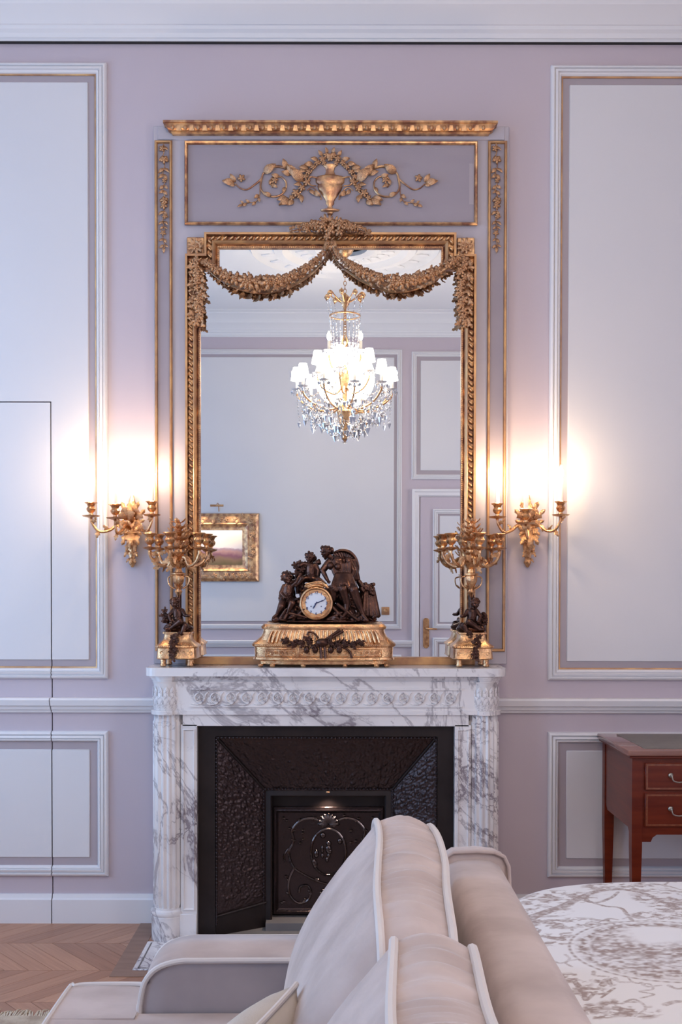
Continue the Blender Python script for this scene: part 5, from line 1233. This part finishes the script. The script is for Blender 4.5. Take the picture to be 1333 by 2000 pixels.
# ================================================================== OTTOMAN with toile print
def toile():
    N = 560; ax, ay = .74, .78; X = np.linspace(-1, 1, N)
    U, V = np.meshgrid(X, X, indexing='ij'); nexp = 3.6
    mx_ = np.maximum(np.abs(U), np.abs(V)); den = (np.abs(U)**nexp+np.abs(V)**nexp)**(1/nexp); den[den == 0] = 1
    S_ = mx_/den; ox, oy = 1.165, -1.985
    Xw = ox+U*S_*ax; Yw = oy+V*S_*ay; m = mx_
    Z = .527+.022*(1-m**2)-.030*np.clip((m-.93)/.07, 0, 1)**2.2
    ink = np.zeros((N, N)); rg = np.random.default_rng(4)
    def n2(sx, sy, seed, oct_=4):
        o = np.zeros_like(Xw); amp = 1.; tot = 0; T = np.random.default_rng(seed).uniform(-1, 1, (256, 256))
        for k in range(oct_):
            gx = Xw*sx*.42*2**k+7.3*k+500; gy = Yw*sy*.42*2**k+3.1*k+500; i = np.floor(gx).astype(int); j = np.floor(gy).astype(int); fx, fy = gx-i, gy-j
            fx = fx*fx*(3-2*fx); fy = fy*fy*(3-2*fy); i &= 255; j &= 255; i1 = (i+1) & 255; j1 = (j+1) & 255
            o += amp*((T[i, j]*(1-fx)+T[i1, j]*fx)*(1-fy)+(T[i, j1]*(1-fx)+T[i1, j1]*fx)*fy); tot += amp; amp *= .6
        return o/tot*1.9
    HN = n2(260, 300, 77, 2)
    def stroke(pts, w0, w1, val=.8):
        pts = np.array([(p.x, p.y) for p in smooth([(x, y, 0) for x, y in pts], 8)]); n = len(pts)
        for i in range(n-1):
            a, b_ = pts[i], pts[i+1]; w = w0+(w1-w0)*i/n; lo = np.minimum(a, b_)-w*1.6; hi = np.maximum(a, b_)+w*1.6
            k = (Xw > lo[0]) & (Xw < hi[0]) & (Yw > lo[1]) & (Yw < hi[1])
            if not k.any(): continue
            px_, py_ = Xw[k], Yw[k]; d = b_-a; t = np.clip(((px_-a[0])*d[0]+(py_-a[1])*d[1])/(d@d+1e-12), 0, 1)
            ds = np.hypot(px_-a[0]-t*d[0], py_-a[1]-t*d[1]); ink[k] = np.maximum(ink[k], val*np.clip((w-ds)/(.0014)+.5, 0, 1)*np.clip(.78+.5*HN[k], .45, 1))
    def foliage(cx, cy, rx, ry, dens=.6, seed=1, ang=0):
        dx, dy = Xw-cx, Yw-cy; dx, dy = dx*math.cos(ang)+dy*math.sin(ang), -dx*math.sin(ang)+dy*math.cos(ang)
        e = (dx/rx)**2+(dy/ry)**2; nn = n2(95, 150, seed, 3); k = np.clip((1.15-e+.35*n2(25, 35, seed+9, 2))*2, 0, 1)*np.clip((nn+dens-.55)*2.6, 0, 1)*(.55+.45*np.clip(.5+n2(300, 420, seed+5, 1), 0, 1)); np.maximum(ink, k*.8, out=ink)
    g = lambda px, py: gpt(px, py)
    def gpt(px, py):
        r = ray(px, py); t = (.52-H)/r[2]; return (r[0]*t, -D+r[1]*t)
    def st(pp, w0, w1, v=.8): stroke([gpt(*p) for p in pp], w0, w1, v)
    # tree with long branches
    st([(1000, 1830), (1037, 1802), (1070, 1790), (1105, 1778), (1140, 1760), (1175, 1748), (1215, 1746), (1260, 1756), (1300, 1778), (1345, 1795)], .019, .007)
    st([(1145, 1762), (1150, 1772), (1170, 1774), (1195, 1764), (1208, 1752)], .008, .005); st([(1148, 1770), (1180, 1782), (1212, 1787), (1225, 1800), (1236, 1815)], .006, .006)
    st([(1195, 1748), (1240, 1738), (1290, 1735), (1333, 1748)], .006, .004, .7); st([(1060, 1792), (1090, 1788), (1120, 1778)], .006, .003, .5)
    st([(1030, 1803), (1045, 1830), (1055, 1826)], .010, .004); st([(1300, 1735), (1308, 1728), (1320, 1729)], .004, .004)
    for c_, rx, ry, s in (((1080, 1762), .17, .085, 3), ((1040, 1790), .10, .07, 4), ((1235, 1740), .13, .06, 5), ((1310, 1765), .12, .10, 6), ((1110, 1815), .13, .045, 7), ((1290, 1805), .09, .045, 8), ((1085, 1845), .06, .05, 9), ((1030, 1850), .05, .05, 10), ((1350, 1790), .12, .1, 16)):
        p = gpt(*c_); foliage(p[0], p[1], rx, ry, .62, s)
    # medallion
    mc = gpt(1300, 1872); 
    d = np.hypot(Xw-mc[0], (Yw-mc[1])*1.05)
    R0 = mc[0]-gpt(1122, 1880)[0]; th = np.arctan2(Yw-mc[1], Xw-mc[0])
    rp = R0*.86
    ink = np.maximum(ink, .85*np.clip(1.2-np.abs(d-R0*1.0)/.0050, 0, 1)*(.65+.35*np.sin(th*60)))
    ink = np.maximum(ink, .85*np.clip(1.3-np.abs(d-rp)/.020, 0, 1)*np.clip(.62+.8*n2(170, 200, 31, 2), .15, 1))
    inn = (d < rp*.93); scene_ = np.clip(.52+.45*n2(50, 95, 33, 3)+.45*n2(170, 260, 34, 2), .12, 1)*np.clip((rp*.93-d)/.01, 0, 1)
    sky_ = np.clip(((Yw-mc[1])-.055+.04*n2(16, 16, 35, 2))/.03, 0, 1)*np.clip((Xw-mc[0]+.10)/.06, 0, 1)
    ink = np.maximum(ink, np.where(inn, scene_*.85*(1-sky_), 0))
    # ribbon scallops around the medallion
    for k in range(26):
        a = 2*PI*k/26+.1
        if abs(abs(a % (2*PI)-PI)) < .45: continue
        c0 = (mc[0]+R0*1.08*math.cos(a), mc[1]+R0*1.05*math.sin(a)); c1 = (mc[0]+R0*1.16*math.cos(a+.07), mc[1]+R0*1.12*math.sin(a+.07)); c2 = (mc[0]+R0*1.09*math.cos(a+.17), mc[1]+R0*1.06*math.sin(a+.17))
        stroke([c0, c1, c2], .0055, .003, .55)
    st([(1156, 1808), (1175, 1812), (1165, 1820), (1195, 1818), (1200, 1824), (1172, 1830), (1192, 1834), (1210, 1826)], .003, .003, .65)
    st([(1228, 1926), (1240, 1936), (1270, 1940), (1275, 1950), (1250, 1953), (1278, 1960), (1252, 1966)], .003, .003, .65)
    st([(1082, 1887), (1095, 1892), (1112, 1888), (1125, 1887)], .004, .003, .6); st([(1105, 1876), (1113, 1884), (1106, 1892), (1118, 1900)], .004, .003, .6)
    # shepherd group and little figures drawn loosely
    for c_, rx, ry, s in (((1118, 1930), .06, .06, 20), ((1150, 1950), .06, .035, 21), ((1185, 1932), .03, .03, 22), ((1110, 1985), .10, .05, 24), ((1230, 1985), .07, .05, 26), ((1160, 1990), .07, .03, 27)):
        p = gpt(*c_); foliage(p[0], p[1], rx, ry, .62, s)
    st([(1120, 1925), (1140, 1950), (1145, 1965), (1165, 1950)], .008, .004); st([(1150, 1950), (1180, 1955), (1200, 1945), (1175, 1962)], .005, .003)
    st([(1178, 1938), (1186, 1928), (1192, 1936)], .009, .006); st([(1215, 1975), (1240, 1968), (1262, 1985), (1240, 2000)], .004, .003, .6); st([(1300, 1980), (1325, 1975), (1350, 1982)], .008, .006, .6)
    for k in range(26):                       # printed sprays elsewhere on the cloth
        cx, cy = rg.uniform(.45, 1.88), rg.uniform(-2.72, -1.25)
        if cx < 1.15 and cy > -2.3: continue
        foliage(cx, cy, rg.uniform(.04, .11), rg.uniform(.03, .08), .6, 50+k)
    base_ = np.array([.88, .865, .87]); ikc = np.array([.285, .185, .155])
    col = base_[None, None]*(1-ink[..., None])+ikc[None, None]*ink[..., None]
    verts = np.stack([Xw, Yw, Z], -1).reshape(-1, 3); cols = col.reshape(-1, 3)
    I, J = np.meshgrid(np.arange(N-1), np.arange(N-1), indexing='ij'); a = (I*N+J).ravel()
    faces = np.stack([a, a+N, a+N+1, a+1], -1)
    me = bpy.data.meshes.new('ottoman_top'); me.vertices.add(len(verts)); me.vertices.foreach_set('co', verts.astype(np.float32).ravel())
    me.loops.add(faces.size); me.loops.foreach_set('vertex_index', faces.ravel().astype(np.int32)); me.polygons.add(len(faces))
    me.polygons.foreach_set('loop_start', np.arange(0, faces.size, 4, dtype=np.int32)); me.update(calc_edges=True); me.validate()
    ca = me.color_attributes.new('print', 'FLOAT_COLOR', 'POINT'); ca.data.foreach_set('color', np.concatenate([cols, np.ones((len(cols), 1))], 1).astype(np.float32).ravel())
    me.polygons.foreach_set('use_smooth', [True]*len(me.polygons))
    m = bpy.data.materials.new('toile_cotton'); m.use_nodes = True; nt = m.node_tree; at = nt.nodes.new('ShaderNodeAttribute'); at.attribute_name = 'print'
    nt.links.new(at.outputs['Color'], nt.nodes['Principled BSDF'].inputs['Base Color']); nt.nodes['Principled BSDF'].inputs['Roughness'].default_value = .8
    root = thing('toile_ottoman', 'large low ottoman covered in white cotton with brown toile print, behind the sofa', 'ottoman', (ox, oy, 0))
    link('printed_top', me, m, root)
    edge = [(ox+math.copysign(abs(math.cos(t))**(2/nexp), math.cos(t))*ax, oy+math.copysign(abs(math.sin(t))**(2/nexp), math.sin(t))*ay) for t in [2*PI*k/120 for k in range(120)]]
    b = MB(); rings = []
    for s_, z in ((1, .493), (1.0, .45), (1.0, .30), (.985, .10)):
        rings.append([b.bm.verts.new((ox+(x-ox)*s_, oy+(y-oy)*s_, z)) for x, y in edge])
    for A, B in zip(rings, rings[1:]):
        for k in range(120): b.bm.faces.new((A[k], A[(k+1) % 120], B[(k+1) % 120], B[k]))
    b.bm.faces.new(rings[-1]); b.obj('ottoman_side', M['white'] if 0 else mat('plain_white_cotton', (.76, .73, .72), .8), root)
    for sx in (-1, 1):
        for sy in (-1, 1): MB().lathe([(.02, .0121), (.032, .09), (.034, .10)], (ox+sx*.5, oy+sy*.52, 0), 14).obj('leg', M['mahog'], root)
toile()

# ================================================================== WRITING DESK
dk = thing('writing_desk', 'mahogany writing desk with inset leather top against the right wall', 'desk', (1.63, -.25, 0))
DX0, DX1, DY0, DY1, DZ = 1.113, 2.12, -.502, -.02, .823
MB().box(DX0, DX1, DY1, DY0, DZ-.022, DZ, .004, 2).obj('desk_top', M['mahogt'], dk)
MB().box(DX0+.075, DX1-.075, DY1-.03, DY0+.045, DZ, DZ+.0012).obj('leather_inlay', M['leather'], dk)
MB().box(DX0+.008, DX1-.008, DY1, DY0+.008, DZ-.032, DZ-.022, .002, 1).obj('top_moulding', M['mahog'], dk)
LX0, LX1 = DX0+.022, DX1-.022; FY_ = DY0+.024
for x in (LX0, LX1-.04):
    for y in (FY_, DY1-.045):
        b = MB(); A = [(x, y), (x+.04, y), (x+.04, y+.04), (x, y+.04)]
        for z0_, z1_, s in ((DZ-.032, .46, 1),): b.box(x, x+.04, y, y+.04, .44, DZ-.032)
        v0 = [b.bm.verts.new((px_, py_, .44)) for px_, py_ in A]; c_ = (x+.02, y+.02); v1 = [b.bm.verts.new((c_[0]+(px_-c_[0])*.55, c_[1]+(py_-c_[1])*.55, .0)) for px_, py_ in A]
        for k in range(4): b.bm.faces.new((v0[k], v0[(k+1) % 4], v1[(k+1) % 4], v1[k]))
        b.bm.faces.new(v1); b.obj('leg', M['mahog'], dk)
def sidep(x):
    z1_ = DZ-.032; pts = [(FY_+.04, z1_), (DY1-.045, z1_), (DY1-.045, .535), (DY1-.075, .510), (FY_+.07, .510), (FY_+.04, .48)]
    return MB().prism(pts, x, x+.014, 'x').obj('side_panel', M['mahog'], dk)
sidep(LX0+.004); sidep(LX1-.018)
b = MB().prism([(LX0+.04, .466), (LX0+.075, .466), (LX0+.082, .482), (LX0+.098, .494), (LX1-.098, .494), (LX1-.082, .482), (LX1-.075, .466), (LX1-.04, .466), (LX1-.04, DZ-.032), (LX0+.04, DZ-.032)], FY_+.004, FY_+.018, 'y')
b.obj('front_rail', M['mahog'], dk)
MB().box(LX0+.04, LX1-.04, DY1-.02, DY1-.03, .51, DZ-.035).obj('back_panel', M['mahog'], dk)
zt_, zm, zl = .773, .674, .540
for i, (za, zb_) in enumerate(((.667, .772), (.526, .655))):
    for j in range(3):
        w = (LX1-LX0-.092)/3; xa_ = LX0+.046+w*j+.003; xb_ = xa_+w-.006
        d = MB().box(xa_, xb_, FY_-.006, FY_+.010, za, zb_, .0015, 1).obj('drawer', M['mahog'], dk)
        MB().sweep(rect(xa_+.004, xb_-.004, za+.004, zb_-.004), [(0, 0), (0, .0010), (.006, .0010), (.006, 0)], y0=FY_-.006).obj('crossbanding', M['mahog2'], d)
        zc_ = (za+zb_)/2+.006; xm = (xa_+xb_)/2
        h = MB()
        for s in (-1, 1): h.lathe([(.009, 0), (.009, .002), (.005, .004), (.005, .014), (.0075, .018), (.001, .02)], (0, 0, 0), 14) if 0 else None
        for s in (-1, 1): h.ell((xm+s*.045, FY_-.010, zc_), (.010, .005, .010), 2); h.ell((xm+s*.045, FY_-.020, zc_), (.005, .006, .005), 2)
        h.tube(smooth([(xm-.045, FY_-.024, zc_), (xm-.040, FY_-.027, zc_-.018), (xm-.020, FY_-.027, zc_-.024), (xm, FY_-.027, zc_-.022), (xm+.020, FY_-.027, zc_-.024), (xm+.040, FY_-.027, zc_-.018), (xm+.045, FY_-.024, zc_)], 4), .0028, 8)
        h.obj('drawer_handle', M['pewter'] if 'pewter' in M else M.setdefault('pewter', mat('old_silver', (.45, .42, .36), .35, .9)), d)

# ================================================================== RUG
rg_ = thing('wool_rug', 'beige patterned wool rug with fringed edge, bottom left corner', 'rug', (-.9, -3.0, 0))
MB().box(-2.45, 1.35, -1.02, -4.9, .0005, .012, .003, 1).obj('rug_field', M['rug'], rg_)
fr = MB(); rr = random.Random(6)
for k in range(420):
    x = -2.44+k*.0062; l_ = rr.uniform(.045, .075)
    if x > .1: break
    a = rr.uniform(-.022, .022); fr.tube([(x, -1.022, .008), (x+a*.5, -1.022+l_*.55, .010+rr.uniform(0, .004)), (x+a, -1.022+l_, .004)], [.0032, .0028, .0018], 5)
fr.obj('fringe', mat('cream_fringe', (.55, .45, .33), .9, col2=(.66, .56, .44), scale=40), rg_, kind='stuff')
for i in range(7):
    for j in range(3):
        pass
